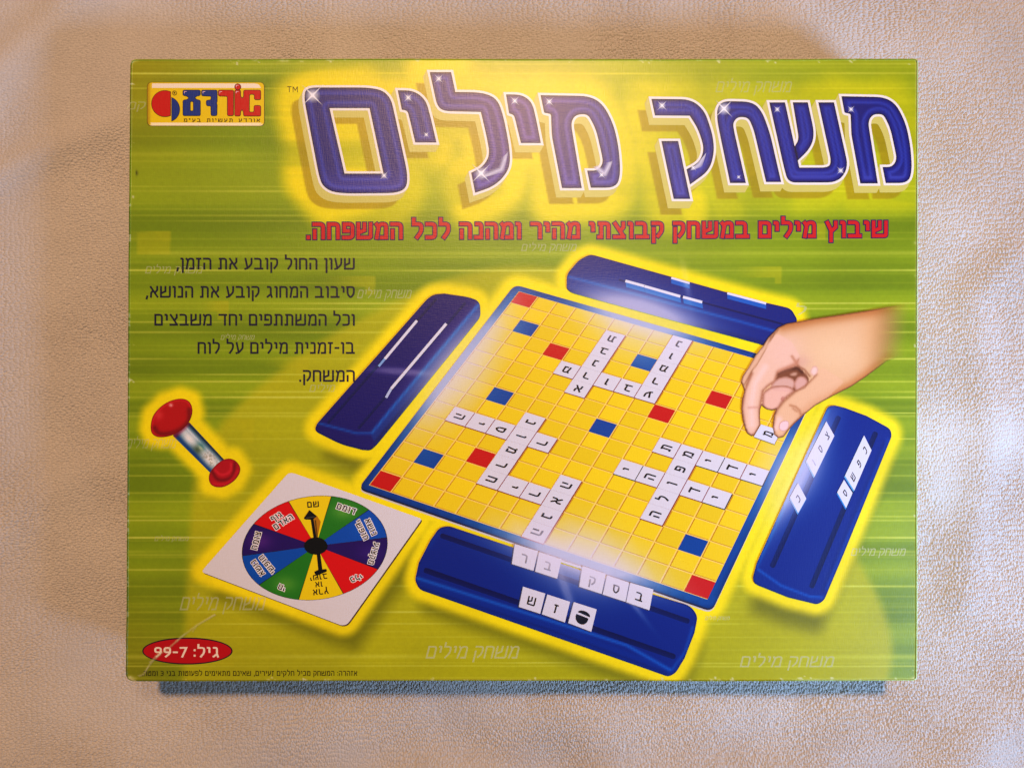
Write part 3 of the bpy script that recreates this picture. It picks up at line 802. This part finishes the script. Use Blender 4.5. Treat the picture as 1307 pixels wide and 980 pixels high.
# words round the wheel
WORDS = [('שם', 608, 145, -4, 7.0), ('דומם', 868, 180, 19, 6.8), ('נושא', 1060, 322, 66, 6.4), ('חופשי', 988, 345, 64, 6.4), ('מקצוע', 1082, 528, 105, 6.4), ('כלי', 945, 716, 151, 6.6), ('ארץ', 670, 826, 174, 6.8), ('או', 655, 768, 174, 6.4), ('ישוב', 652, 712, 172, 6.4),
         ('חי', 366, 793, 203, 6.4), ('נושא', 178, 640, 236, 6.4), ('חופשי', 252, 612, 232, 6.4), ('צומח', 165, 428, -76, 6.6), ('גוף', 322, 242, -33, 6.6), ('האדם', 376, 282, -34, 6.8)]
for s, x, y, a, h in WORDS:
    px, py = k7([(x, y)])[0]
    yel = s in ('שם', 'ארץ', 'או', 'ישוב')
    A_ = Art(); h *= 1.13
    if not yel: rtext(A_, s, px, py, h, a, .19, (244, 238, 232), 6, grow=.24, sq=(1, 0, 0, .95), kx=1.0, gap=.22)
    rtext(A_, s, px, py, h, a, .19, (10, 6, 12), 7, sq=(1, 0, 0, .95), kx=1.0, gap=.22)
    A_.build('spinner_word', card)
A_ = Art()
blk = (10, 10, 14)
A_.add(fill([k7([(600, 250), (640, 420), (668, 280), (640, 235)])], 3), (190, 130, 0), 8)
A_.add(fill([rnd(k7([(580, 188), (640, 238, 10), (612, 258), (642, 440), (618, 440), (590, 264), (540, 262, 12), (537, 250, 6)]))]), blk, 9)
A_.add(fill([rnd(k7([(636, 520), (664, 520), (682, 652), (714, 648, 8), (718, 668, 8), (640, 700), (630, 696), (616, 672, 10), (650, 655)]))]), blk, 9)
A_.add(fill([k7([(620, 268), (632, 266), (650, 430), (640, 432)])]), (90, 70, 20), 10, alpha=.6)
A_.add(fill([k7([(552, 246), (620, 238), (630, 244), (556, 254)])]), (90, 84, 80), 10, alpha=.7)
A_.add(fill([circle(403, 696.6, 14.8, 11, 36)], 3), blk, 11)
A_.build('spinner_arrow', card)

# ---------------------------------------------------------------- game board
BM = homog([(0, 0), (15, 0), (15, 15), (0, 15)], BQ)
BI = np.linalg.inv(BM)
A_ = Art()
A_.add(fill([[(p[0] - .6, p[1] + 4.2) for p in BOARD]]), (214, 204, 190), 2)
A_.add(fill([[(p[0] - .3, p[1] + 2.2) for p in BOARD]]), (30, 30, 60), 3)
A_.add(fill([BOARD], 7), lambda x, y: mix((0, 74, 152), (0, 52, 116), sm(2, 0, seg_dist(x, y, BOARD, True)) * .8), 4)
def cellq(u0, v0, u1, v1, n=1):
    return hmap(BM, [(u0, v0), (u1, v0), (u1, v1), (u0, v1)])
A_.add(fill([[tuple(p) for p in cellq(0, 0, 15, 15)]], 9), (250, 216, 104), 5)
qf = np.array([[0, 1, 2], [0, 2, 3]])
for i in range(15):
    for j in range(15):
        A_.add((cellq(i + .05, j + .02, i + .985, j + .955), qf), (206, 142, 18), 6)
        k = rng.uniform(-5, 5)
        A_.add((cellq(i + .085, j + .02, i + .985, j + .92), qf), (242 + k, 210 + k, 22), 7)
board = A_.build('printed_game_board', box)
def cell_at(p):
    q = hmap(BI, [p])[0]
    return int(math.floor(q[0])), int(math.floor(q[1]))
for p, c in [((668, 382), 0), ((488, 615), 0), ((893, 750), 0), ((709, 452), 0), ((612, 586), 0), ((842, 530), 0), ((916, 513), 0), ((670, 421), 1), ((823, 464), 1), ((638, 510), 1), ((768, 550), 1), ((545, 587), 1), ((882, 698), 1)]:
    i, j = cell_at(p)
    A_ = Art(); A_.add((cellq(i + .03, j + .02, i + 1.0, j + .97), qf), ((206, 22, 18), (0, 78, 156))[c], 8)
    A_.build('bonus_square', board, label=('red square of the printed board', 'blue square of the printed board')[c])
ORI = {'up': lambda x, y: (1 - x, y), 'left': lambda x, y: (y, x), 'right': lambda x, y: (1 - y, 1 - x)}
def board_tile(p, ch, o, edge=None):
    i, j = cell_at(p)
    A_ = Art()
    A_.add((cellq(i + .02, j + .0, i + 1.035, j + 1.04), qf), edge or (150, 34, 24), 9)
    A_.add((cellq(i + .02, j - .01, i + .985, j + .985), qf), (224, 218, 220), 10)
    v, f, wd = glyph(ch, .19)
    gh = .46; x = .5 + (v[:, 0] - wd / 2) * gh * 1.0; y = .5 + (v[:, 1] - .5) * gh
    X, Y = ORI[o](x, y)
    A_.add((hmap(BM, np.column_stack([i + X, j + Y])), f), (26, 24, 28), 11)
    A_.build('letter_tile', board)
for p, ch in [((782.6, 430), 'ת'), ((768.8, 446.7), 'ב'), ((758.9, 463.6), 'נ'), ((747.4, 481), 'ר'), ((736.7, 496.5), 'א'), ((722.9, 472.7), 'מ'), ((774.2, 488.8), 'ו'), ((800.9, 495), 'ב'), ((865.2, 437), 'נ'), ((856, 453), 'ו'), ((846.8, 469), 'מ'), ((834.6, 485.7), 'ר'), ((827, 503.3), 'ע')]:
    board_tile(p, ch, 'up')
for p, ch in [((586, 531), 'ה'), ((613.8, 540.5), 'י'), ((638.5, 548), 'ס'), ((675.6, 538.3), 'נ'), ((664, 556.5), 'ו'), ((652.3, 574), 'מ'), ((640, 593.6), 'ר'), ((626, 609.6), 'ח'), ((691.6, 566), 'ר'), ((656, 622), 'י'), ((683, 631), 'ר'), ((722.2, 620.3), 'ה'), ((709.8, 638.8), 'א'), ((697.5, 657.4), 'נ'), ((683, 677), 'ה')]:
    board_tile(p, ch, 'left')
for p, ch in [((848.3, 571), 'ת'), ((877.7, 579.5), 'מ'), ((903.8, 588.7), 'י'), ((935, 597), 'ד'), ((962.7, 605.5), 'י'), ((866, 598.8), 'פ'), ((798.6, 599.7), 'י'), ((828, 608), 'ה'), ((856.7, 617.3), 'ו'), ((843.2, 635.8), 'ל'), ((835.6, 656), 'ה'), ((884.5, 625.7), 'ד'), ((912.2, 634.2), 'י')]:
    board_tile(p, ch, 'right', (40, 30, 40) if ch in 'י' else None)

# ---------------------------------------------------------------- four tile racks
def rackcol(ring, top, L, edge=(0, 20, 80)):
    def f(x, y):
        c = np.tile(np.asarray(top, float), (len(x), 1))
        c = soft_strokes(c, x, y, L)
        return mix(c, edge, sm(1.6, .2, seg_dist(x, y, ring, True)) * .6)
    return f
NAVY = (6, 44, 138)
def side(pts):    # soft half-plane tint: polygon region with soft rim
    return pts
def rack(key, top, sideA, sideA_col, L, grooves):
    ring = RACKS[key]
    base = rackcol(ring, top, L)
    def f(x, y):
        c = np.tile(np.asarray(top, float), (len(x), 1))
        if sideA: c = mix(c, sideA_col, sm(1.0, -1.0, sdist(x, y, sideA)))
        c = soft_strokes(c, x, y, L)
        return mix(c, (0, 16, 74), sm(1.6, .2, seg_dist(x, y, ring, True)) * .6)
    A_ = Art(); A_.add(fill([ring], 2.6), f, 12)
    o = A_.build('printed_tile_rack', box)
    for a, b, wd in grooves:
        a, b = np.array(a, float), np.array(b, float); d = (b - a) / np.linalg.norm(b - a); n = np.array((-d[1], d[0])) * wd / 2
        q = rnd([tuple(a + n) + (wd * .5,), tuple(b + n) + (wd * .5,), tuple(b - n) + (wd * .5,), tuple(a - n) + (wd * .5,)])
        G = Art(); G.add(fill([q], 3), lambda x, y, a=a, n=n: mix((4, 16, 84), (2, 26, 100), sm(-wd / 2, wd / 2, (x - a[0]) * n[0] * 2 / wd + (y - a[1]) * n[1] * 2 / wd)), 13)
        G.build('rack_groove', o)
    return o
r_left = rack('left', (30, 22, 112), [(611, 387), (618, 400), (482, 575), (474, 556)], (24, 52, 134),
              [([(610, 389), (500, 521), (475, 552)], 2.0, (20, 110, 196), .9), ([(474, 553), (455, 553), (425, 545), (403, 539)], 1.6, (10, 90, 176), .9), ([(606, 409), (480, 563)], 2.2, (14, 24, 90), .8)],
              [((557, 381), (418, 540), 3.2), ((594, 386), (457, 547), 3.2)])
r_top = rack('top', (16, 40, 128), [(720, 352), (1016, 433), (1008, 452), (722, 374)], (14, 42, 132),
             [([(726, 353), (940, 409), (1012, 429)], 1.8, (16, 100, 190), .8), ([(727, 370), (1003, 445)], 2.4, (10, 26, 100), .6), ([(724, 345), (738, 333)], 2, (40, 70, 150), .4)],
             [((790, 357), (1000, 414), 2.4)])
r_right = rack('right', NAVY, [(958, 726), (968, 727), (997, 748), (1034, 762), (1054, 763), (1045, 775), (1000, 765), (956, 748)], (0, 48, 140),
               [([(1057, 524), (966, 722)], 2.4, (0, 92, 180), .8), ([(967, 726), (997, 747), (1034, 761), (1050, 762)], 1.6, (20, 96, 186), .9), ([(1134, 562), (1056, 750)], 3.0, (0, 70, 164), .8), ([(1128, 565), (1050, 752)], 2.5, (2, 30, 110), .4)],
               [((1071, 531), (985, 724), 6.5), ((1118, 551), (1035, 750), 6.5)])
r_bot = rack('bottom', NAVY, [(529, 737), (700, 792), (856, 852), (866, 850), (858, 866), (528, 754)], (0, 50, 146),
             [([(531, 737), (700, 791), (800, 823), (855, 854)], 2.0, (24, 106, 200), .85), ([(858, 853), (874, 832), (884, 800)], 2.0, (20, 98, 190), .6), ([(538, 750), (700, 803), (850, 858)], 1.6, (2, 34, 116), .7), ([(545, 700), (560, 680)], 3, (0, 66, 160), .5)],
             [((562, 683), (880, 793), 6.5), ((541, 727), (862, 838), 7)])
def strip(parent, a, b, wd, col=(226, 224, 232), layer=15, foot=None):
    a, b = np.array(a, float), np.array(b, float); d = (b - a) / np.linalg.norm(b - a); n = np.array((-d[1], d[0])) * wd / 2
    A_ = Art()
    if foot is not None:
        f_ = np.array(foot, float)
        A_.add(fill([[tuple(a), tuple(b), tuple(b + f_), tuple(a + f_)]], 3), (20, 104, 190), layer - 1)
    A_.add(fill([[tuple(a + n), tuple(b + n), tuple(b - n), tuple(a - n)]], 3), col, layer)
    A_.build('letter_tile', parent)
strip(r_left, (532, 409), (491, 458), 3.4); strip(r_left, (491, 458), (483, 467.5), 2.8, (140, 176, 220))
strip(r_left, (569.5, 413), (499, 496), 3.6); strip(r_left, (499, 496), (492.5, 507.5), 3.2, (190, 200, 226))
strip(r_top, (798.4, 358.4), (822.5, 365), 3.4, foot=(1, 8)); strip(r_top, (822.8, 365.2), (868.5, 378.3), 3.4, foot=(1, 8)); strip(r_top, (872, 379), (896.5, 385.6), 3.4, foot=(1, 8))
strip(r_top, (857, 354.6), (880.5, 361.4), 2.6, foot=(0, 7)); strip(r_top, (928.5, 374.2), (978, 387.4), 2.8, foot=(0, 7))

def quad_tile(parent, q, ch, col=(24, 22, 26), side_=(0, 0), sidecol=(70, 76, 100), mapf=lambda x, y: (x, 1 - y), gh=.42, base=(222, 219, 226), t=.17):
    M = homog([(0, 0), (1, 0), (1, 1), (0, 1)], q)
    A_ = Art()
    if side_ != (0, 0): A_.add(fill([[(p[0] + side_[0], p[1] + side_[1]) for p in q]]), sidecol, 15)
    A_.add(fill([[tuple(p) for p in q]], 5), base, 16)
    if ch == 'ball':
        c1 = [tuple(p) for p in hmap(M, circle(.50, .56, .27, .30, 32, math.radians(-12), math.radians(196)))]
        c2 = [tuple(p) for p in hmap(M, circle(.54, .40, .27, .16, 24, math.radians(186), math.radians(372)))]
        A_.add(fill([c1]), col, 17); A_.add(fill([c2]), col, 17)
    elif ch:
        v, f, wd = glyph(ch, t)
        x = .5 + (v[:, 0] - wd / 2) * gh * .95; y = .46 + (v[:, 1] - .5) * gh
        X, Y = mapf(x, y)
        A_.add((hmap(M, np.column_stack([X, Y])), f), col, 17)
    A_.build('letter_tile', parent)
G8 = (120, 118, 126)
for q, ch, c in [([(657.2, 694.1), (686.8, 703.1), (681, 728.2), (653.3, 719.4)], 'ר', G8), ([(688.2, 704.1), (716.8, 713.3), (711.2, 738.2), (683, 729)], 'ב', G8), ([(743.6, 721.8), (773.4, 732.0), (768, 757.6), (739.3, 748.3)], 'ק', (96, 94, 100)),
                 ([(775, 733.8), (803, 743), (798.3, 767.6), (769.2, 758.2)], 'ס', (24, 22, 26)), ([(804.4, 743.2), (834, 751.8), (828.8, 778.3), (799.2, 768)], 'ב', (24, 22, 26)), ([(667.6, 748.3), (696, 757.1), (689.5, 782.8), (662.2, 774)], 'ש', (24, 22, 26)),
                 ([(698.6, 758.2), (727.6, 767.6), (721, 793.8), (691.7, 783.3)], 'ז', (24, 22, 26)), ([(732.4, 767.9), (761.6, 777.2), (754.6, 805.6), (725.2, 794.4)], 'ball', (14, 18, 34))]:
    quad_tile(r_bot, q, ch, c, side_=(-1.4, .9), sidecol=(60, 66, 96))
A_ = Art(); A_.add(fill([[(715.5, 714), (743, 723), (742.5, 726), (715, 717)]]), (224, 222, 222), 15); A_.build('letter_tile', r_bot)
lm = lambda x, y: (1 - y, 1 - x)
def along(a, b, c, d, n, k):     # k-th of n tiles between edge a-b (top) and d-c (bottom)
    a, b, c, d = map(lambda p: np.array(p, float), (a, b, c, d))
    return [tuple(a + (d - a) * k / n), tuple(b + (c - b) * k / n), tuple(b + (c - b) * (k + 1) / n), tuple(a + (d - a) * (k + 1) / n)]
for k, ch in enumerate('צסו'): quad_tile(r_right, along((1054.5, 537.5), (1064.8, 556), (1039.4, 608.5), (1029.0, 588), 3, k), ch, (34, 36, 44) if k < 2 else (130, 130, 136), (-1.0, 1.6), (96, 170, 214), lm, .40)
for k, ch in enumerate('כפש'): quad_tile(r_right, along((1102.5, 555.5), (1112, 574.5), (1090, 625.8), (1078.2, 607), 3, k), ch, (30, 32, 40), (-1.0, 1.6), (96, 170, 214), lm, .40)
quad_tile(r_right, [(1077, 612), (1087.8, 628.8), (1079.6, 648), (1068.3, 628)], 'ס', (30, 32, 40), (-.6, 2.2), (50, 140, 206), lm, .38)
quad_tile(r_right, [(1018.4, 616), (1029, 636), (1018.6, 654.5), (1008, 634.6)], 'כ', (30, 32, 40), (-.6, 2.2), (60, 146, 206), lm, .38)

quad_tile(board, [(971.5, 541.5), (997, 549.5), (988.5, 566.8), (962.2, 557.4)], 'מ', (26, 24, 28), (.3, 1.0), (150, 110, 30), lambda x, y: (1 - y, 1 - x), .46, t=.19)

# ---------------------------------------------------------------- the hand in the picture
def k2(p): return crop(p, 880, 340, K2)
CAV = k2([(487, 592), (520, 578), (560, 565), (598, 560), (625, 580), (655, 625), (662, 640), (640, 655), (610, 625), (570, 610), (520, 612), (490, 608)])
def handcol(x, y):
    d = seg_dist(x, y, HAND[1:-1])
    c = np.tile(np.array((232, 188, 142.)), (len(x), 1))
    c = mix(c, (238, 198, 176), np.exp(-((x - 1000) / 30) ** 2 - ((y - 448) / 26) ** 2) * .8)
    c = mix(c, (240, 202, 158), np.exp(-((x - 1065) / 40) ** 2 - ((y - 450) / 26) ** 2) * .8)
    c = mix(c, (218, 160, 96), sm(1085, 1140, x) * .8)
    c = mix(c, (190, 118, 58), np.exp(-(seg_dist(x, y, k2([(520, 325), (700, 290), (850, 268), (1000, 245), (1180, 208)])) / 9) ** 2) * .85)
    c = mix(c, (200, 128, 66), np.exp(-(seg_dist(x, y, k2([(640, 822), (700, 772), (800, 717), (900, 666), (980, 612), (1050, 560), (1110, 515)])) / 8) ** 2) * .8)
    c = mix(c, (224, 176, 150), np.exp(-((x - 1022) / 12) ** 2 - ((y - 462) / 9) ** 2) * .8)
    def shape(c, poly, light, dark, wd, edge=None, a=.85, k=.8):
        poly = rnd([tuple(p) + (18,) for p in poly], 4); P_ = k2([p[:2] for p in poly])
        m = sm(.7, -.7, sdist(x, y, P_))
        e = seg_dist(x, y, k2(edge)) if edge else seg_dist(x, y, P_, True)
        return mix(mix(c, light, m * a), dark, m * np.exp(-(e / wd) ** 2) * k)
    c = shape(c, [(505, 340), (440, 395), (370, 490), (300, 605), (286, 640), (303, 670), (322, 640), (350, 585), (405, 505), (440, 430), (480, 375)], (230, 184, 150), (146, 86, 48), 1.5, [(500, 350), (455, 400), (425, 470), (385, 540), (345, 590), (305, 668)])
    c = shape(c, [(482, 592), (520, 572), (560, 560), (602, 552), (645, 595), (668, 632), (645, 680), (575, 700), (455, 680), (480, 625)], (132, 74, 44), (84, 40, 22), 2.0, [(490, 592), (540, 575), (600, 566), (625, 590)], .95)
    c = shape(c, [(468, 640), (500, 618), (545, 612), (582, 628), (590, 660), (565, 695), (470, 690), (450, 672)], (236, 192, 174), (172, 108, 80), 1.6)
    c = shape(c, [(578, 650), (606, 608), (640, 612), (662, 640), (640, 672), (590, 695)], (238, 190, 174), (176, 112, 84), 1.6)
    c = shape(c, [(556, 596), (590, 584), (606, 598), (588, 612), (562, 610)], (222, 176, 150), (140, 84, 56), 1.2)
    c = shape(c, [(668, 580), (686, 552), (712, 556), (718, 585), (698, 612), (676, 604)], (246, 208, 194), (206, 148, 116), 1.5, None, .9, .6)
    c = shape(c, [(408, 700), (455, 668), (520, 660), (568, 670), (588, 694), (548, 722), (520, 748), (494, 792), (460, 804), (426, 797), (404, 775)], (238, 188, 168), (158, 92, 62), 2.2)
    c = shape(c, [(505, 735), (520, 720), (535, 735), (515, 752)], (200, 130, 110), (170, 100, 80), 1.2, None, .6, .4)
    c = shape(c, [(570, 420), (615, 500), (600, 548), (545, 566), (492, 590), (478, 640), (436, 668), (412, 692), (403, 745), (393, 800), (397, 880), (378, 912), (362, 940), (342, 946), (320, 928), (308, 895), (295, 850), (288, 790), (291, 740), (305, 690), (330, 615), (400, 515), (440, 430), (490, 372)],
              (240, 196, 172), (168, 102, 68), 2.4, [(612, 520), (590, 548), (545, 566), (492, 590), (476, 640), (436, 668), (410, 694), (401, 745), (392, 800), (397, 880), (370, 930), (342, 944), (318, 926), (305, 895), (291, 790), (305, 690), (345, 595)], .75)
    c = mix(c, (248, 210, 194), np.exp(-(seg_dist(x, y, k2([(420, 560), (365, 650), (345, 760), (348, 880)])) / 4.5) ** 2) * .7)
    c = shape(c, [(740, 560), (650, 655), (584, 694), (522, 747), (486, 792), (470, 830), (463, 890), (471, 937), (495, 957), (527, 947), (556, 906), (587, 872), (640, 822), (760, 735), (860, 640)],
              (238, 190, 152), (160, 96, 60), 2.4, [(700, 600), (650, 652), (584, 694), (522, 747), (486, 792), (469, 830), (463, 890), (471, 937), (495, 957), (527, 947), (556, 906), (587, 872), (640, 822)], .6)
    c = soft_strokes(c, x, y, [(k2([(560, 772), (590, 780), (612, 800), (618, 822)]), 1.6, (176, 110, 68), .6), (k2([(575, 790), (598, 806)]), 1.4, (176, 110, 68), .5), (k2([(500, 850), (480, 900)]), 4, (248, 208, 196), .7), (k2([(330, 785), (385, 783)]), 1.6, (212, 152, 128), .6),
                               (k2([(604, 552), (580, 515), (570, 500)]), 1.8, (190, 124, 90), .7), (k2([(600, 552), (640, 575), (668, 610)]), 1.5, (150, 90, 60), .7), (k2([(600, 530), (560, 560), (500, 580)]), 3.0, (214, 150, 120), .6)])
    c = mix(c, (250, 214, 184), np.full(len(x), .04))
    return mix(c, (112, 60, 28), sm(2.2, 0, d) * .75)
A_ = Art(); A_.add(fill([HAND], 1.7), handcol, 19, alpha=lambda x, y: sm(1160, 1104, x + (y - 430) * .1), wash=False)
hand = A_.build('printed_hand', box)
A_ = Art(); nail = rnd([tuple(p) + (6,) for p in k2([(500, 868), (535, 852), (556, 868), (548, 905), (520, 918), (496, 905)])])
A_.add(fill([nail], 1.6), lambda x, y: mix((244, 206, 200), (206, 150, 130), sm(1.4, 0, seg_dist(x, y, nail, True)) * .7), 20, wash=False); A_.build('fingernail', hand)

# ---------------------------------------------------------------- a crease rubbed across the lower left corner
A_ = Art()
for pl, wd in (([(276, 783), (252, 797), (232, 812), (214, 828), (200, 836), (190, 850), (184, 860)], 1.6), ([(252, 797), (246, 806)], 1.2), ([(168, 866), (176, 868)], 2.0), ([(206, 833), (192, 845)], 2.2), ([(177, 862), (185, 859)], 1.6)):
    ring = [(p[0] + wd, p[1] + wd * .9) for p in pl] + [(p[0] - wd, p[1] - wd * .9) for p in pl[::-1]]
    A_.add(fill([ring], 1.5), (232, 222, 170), 22, wash=False, alpha=lambda x, y, pl=pl, wd=wd: np.clip(1 - seg_dist(x, y, pl) / wd, 0, 1) * .5 * (.4 + .9 * vnoise(x / 6, y / 6, 71)))
A_.build('crease', box)

# ================================================================ towel
def worley(u, v, jit, seed):
    """distance from the border between jittered cells, and from the nearest centre"""
    iu = np.floor(u).astype(np.int64); iv = np.floor(v).astype(np.int64)
    d = np.full(u.shape, 9.0, np.float32); d2 = d.copy()
    for a in (-1, 0, 1):
        for b in (-1, 0, 1):
            cu, cv = iu + a, iv + b
            n = (cu * 374761393 + cv * 668265263 + seed * 974634777) & 0x7fffffff
            n = ((n ^ (n >> 13)) * 1274126177) & 0x7fffffff
            n = n ^ (n >> 16)
            du = cu + .5 + jit * ((n & 0xff) / 255. - .5) - u; dv = cv + .5 + jit * (((n >> 8) & 0xff) / 255. - .5) - v
            q = (du * du + dv * dv).astype(np.float32)
            d2 = np.minimum(d2, np.maximum(d, q)); d = np.minimum(d, q)
    return np.sqrt(d2) - np.sqrt(d), np.sqrt(d)
def build_towel():
    def lie(X, Y):      # soft lie of the cloth, flat under the box
        px = X / .000421 + CX; py = CY - Y / .000421
        def ridge(pts, wd, h): return h * np.exp(-(seg_dist(px, py, pts) / wd) ** 2)
        Z = (vnoise(X * 14 + 5, Y * 14 + 9, 81) - .5) * .004 + (vnoise(X * 40 + 5, Y * 40 + 9, 82) - .5) * .0016
        Z += ridge([(-20, 235), (60, 195), (150, 160)], 22, .0035)
        Z += ridge([(-30, 120), (60, 40), (110, -20)], 34, .005)
        Z += ridge([(-10, 690), (40, 640), (120, 600)], 26, .0022)
        Z += ridge([(1290, 330), (1240, 380), (1262, 560), (1230, 760)], 26, .0030)
        Z += ridge([(1330, 900), (1240, 950), (1180, 1010)], 40, .004)
        Z += ridge([(720, 985), (1000, 960), (1120, 1000)], 46, -.004)
        Z += ridge([(380, 1010), (560, 960), (700, 1010)], 60, -.010)
        out = np.maximum(np.maximum(200 - px, px - 1120), np.maximum(120 - py, py - 830))
        return Z * sm(-10, 70, out) - .0004
    def pile(X, Y):     # rows of terry loops
        wx = X + .0016 * (vnoise(X * 90, Y * 90, 83) - .5) + .0007 * (vnoise(X * 420, Y * 420, 84) - .5)
        wy = Y + .0016 * (vnoise(X * 90, Y * 90, 85) - .5) + .0007 * (vnoise(X * 420, Y * 420, 86) - .5)
        k = sm(-.06, .06, .9 * Y - .8 * X - .03 + .30 * (vnoise(X * 22, Y * 22, 87) - .5))
        Ab, Ac = worley(wx / .00125, wy / .0027, .85, 1); Bb, Bc = worley(wx / .0027, wy / .00125, .85, 2)
        bd = Ab * (1 - k) + Bb * k; ce = Ac * (1 - k) + Bc * k
        amp = .35 + .9 * vnoise(X * 34, Y * 34, 88)
        amp = amp * (1 - .75 * sm(.06, -.02, np.hypot((X + .272) / 1.4, Y - .20) - .05))
        h = -np.exp(-(bd / .20) ** 2) * .00105 * amp - ce ** 2 * .00024 * amp
        return h + (vnoise(X * 1500, Y * 1500, 89) - .5) * .00016
    st = .00030
    xs = np.arange(-.292, .2921, st); ys = np.arange(-.222, .2221, st)
    X, Y = np.meshgrid(xs, ys)
    nx, ny = len(xs), len(ys)
    use = ~((np.abs(X) < .172) & (np.abs(Y) < .130))
    Z = np.full(X.shape, -.0004)
    Z[use] = lie(X[use], Y[use]) + pile(X[use], Y[use])
    idx = np.full(X.size, -1, np.int64); idx[use.ravel()] = np.arange(use.sum()); idx = idx.reshape(X.shape)
    f = np.stack([idx[:-1, :-1], idx[:-1, 1:], idx[1:, 1:], idx[1:, :-1]], -1).reshape(-1, 4)
    f = f[(f >= 0).all(1)]
    v = np.column_stack([X[use], Y[use], Z[use]])
    # cloth under the box and beyond the picture
    xc = np.linspace(-.62, .62, 180); yc = np.linspace(-.52, .52, 150)
    XC, YC = np.meshgrid(xc, yc)
    inn = (np.abs(XC) < .286) & (np.abs(YC) < .216)
    ZC = lie(XC, YC) + .0003 - np.where(inn, .0014, 0)
    ZC = np.where((np.abs(XC) < .165) & (np.abs(YC) < .12), -.0004, ZC)
    ic = np.arange(XC.size).reshape(XC.shape) + len(v)
    fc = np.stack([ic[:-1, :-1], ic[:-1, 1:], ic[1:, 1:], ic[1:, :-1]], -1).reshape(-1, 4)
    v = np.concatenate([v, np.column_stack([XC.ravel(), YC.ravel(), ZC.ravel()])]); f = np.concatenate([f, fc])
    me = bpy.data.meshes.new('towel')
    me.vertices.add(len(v)); me.vertices.foreach_set('co', v.astype(np.float32).ravel())
    me.loops.add(f.size); me.loops.foreach_set('vertex_index', f.astype(np.int32).ravel())
    me.polygons.add(len(f)); me.polygons.foreach_set('loop_start', np.arange(0, f.size, 4, dtype=np.int32))
    me.update(calc_edges=True)
    me.polygons.foreach_set('use_smooth', np.ones(len(f), bool))
    m, N, L = nodes('cream_terry')
    outn = N.new('ShaderNodeOutputMaterial'); b = N.new('ShaderNodeBsdfPrincipled')
    b.inputs['Roughness'].default_value = .95; b.inputs['Specular IOR Level'].default_value = .1
    b.inputs['Sheen Weight'].default_value = .15; b.inputs['Sheen Roughness'].default_value = .6
    tc = N.new('ShaderNodeTexCoord')
    def noise(scale, detail=2, src=None, stretch=None):
        n = N.new('ShaderNodeTexNoise'); n.inputs['Scale'].default_value = scale; n.inputs['Detail'].default_value = detail
        if stretch:
            mp = N.new('ShaderNodeMapping'); mp.inputs['Scale'].default_value = stretch
            L.new(src or tc.outputs['Object'], mp.inputs[0]); L.new(mp.outputs[0], n.inputs['Vector'])
        else: L.new(src or tc.outputs['Object'], n.inputs['Vector'])
        return n
    fn = noise(2600, 2)
    bu = N.new('ShaderNodeBump'); bu.inputs['Strength'].default_value = .35; bu.inputs['Distance'].default_value = .0003
    # the pile goes on as a bump where the cloth runs out of the modelled loops
    mp = N.new('ShaderNodeMapping'); mp.inputs['Scale'].default_value = (560, 380, 1); L.new(tc.outputs['Object'], mp.inputs[0])
    vo = N.new('ShaderNodeTexVoronoi'); vo.inputs['Scale'].default_value = 1.0; L.new(mp.outputs[0], vo.inputs['Vector'])
    ab = N.new('ShaderNodeVectorMath'); ab.operation = 'ABSOLUTE'; L.new(tc.outputs['Object'], ab.inputs[0])
    sb = N.new('ShaderNodeVectorMath'); sb.operation = 'SUBTRACT'; sb.inputs[1].default_value = (.290, .220, 0); L.new(ab.outputs[0], sb.inputs[0])
    sx = N.new('ShaderNodeSeparateXYZ'); L.new(sb.outputs[0], sx.inputs[0])
    mxn = N.new('ShaderNodeMath'); mxn.operation = 'MAXIMUM'; L.new(sx.outputs['X'], mxn.inputs[0]); L.new(sx.outputs['Y'], mxn.inputs[1])
    gt = N.new('ShaderNodeMath'); gt.operation = 'GREATER_THAN'; gt.inputs[1].default_value = 0.0; L.new(mxn.outputs[0], gt.inputs[0])
    mv = N.new('ShaderNodeMath'); mv.operation = 'MULTIPLY'; L.new(gt.outputs[0], mv.inputs[0]); L.new(vo.outputs['Distance'], mv.inputs[1])
    sa = N.new('ShaderNodeMath'); sa.operation = 'MULTIPLY_ADD'; sa.inputs[1].default_value = -4.0; L.new(mv.outputs[0], sa.inputs[0]); L.new(fn.outputs['Fac'], sa.inputs[2])
    L.new(sa.outputs[0], bu.inputs['Height']); L.new(bu.outputs[0], b.inputs['Normal'])
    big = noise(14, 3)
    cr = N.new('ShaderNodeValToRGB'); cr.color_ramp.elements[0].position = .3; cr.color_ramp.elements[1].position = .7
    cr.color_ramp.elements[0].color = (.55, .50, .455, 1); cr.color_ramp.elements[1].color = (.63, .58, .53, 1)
    loop_shade = noise(1300, 3); fr = N.new('ShaderNodeMapRange'); fr.inputs[1].default_value = .3; fr.inputs[2].default_value = .7; fr.inputs[3].default_value = .86; fr.inputs[4].default_value = 1.1  # brightness noise: tiny shadows between the loops, put into the base colour
    L.new(loop_shade.outputs['Fac'], fr.inputs[0])
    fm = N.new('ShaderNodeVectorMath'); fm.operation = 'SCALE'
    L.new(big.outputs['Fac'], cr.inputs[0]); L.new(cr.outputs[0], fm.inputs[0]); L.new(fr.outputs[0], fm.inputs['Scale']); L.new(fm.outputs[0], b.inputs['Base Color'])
    L.new(b.outputs[0], outn.inputs[0])
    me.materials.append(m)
    o = bpy.data.objects.new('towel', me); C.objects.link(o)
    o['kind'] = 'structure'
    return o
build_towel()
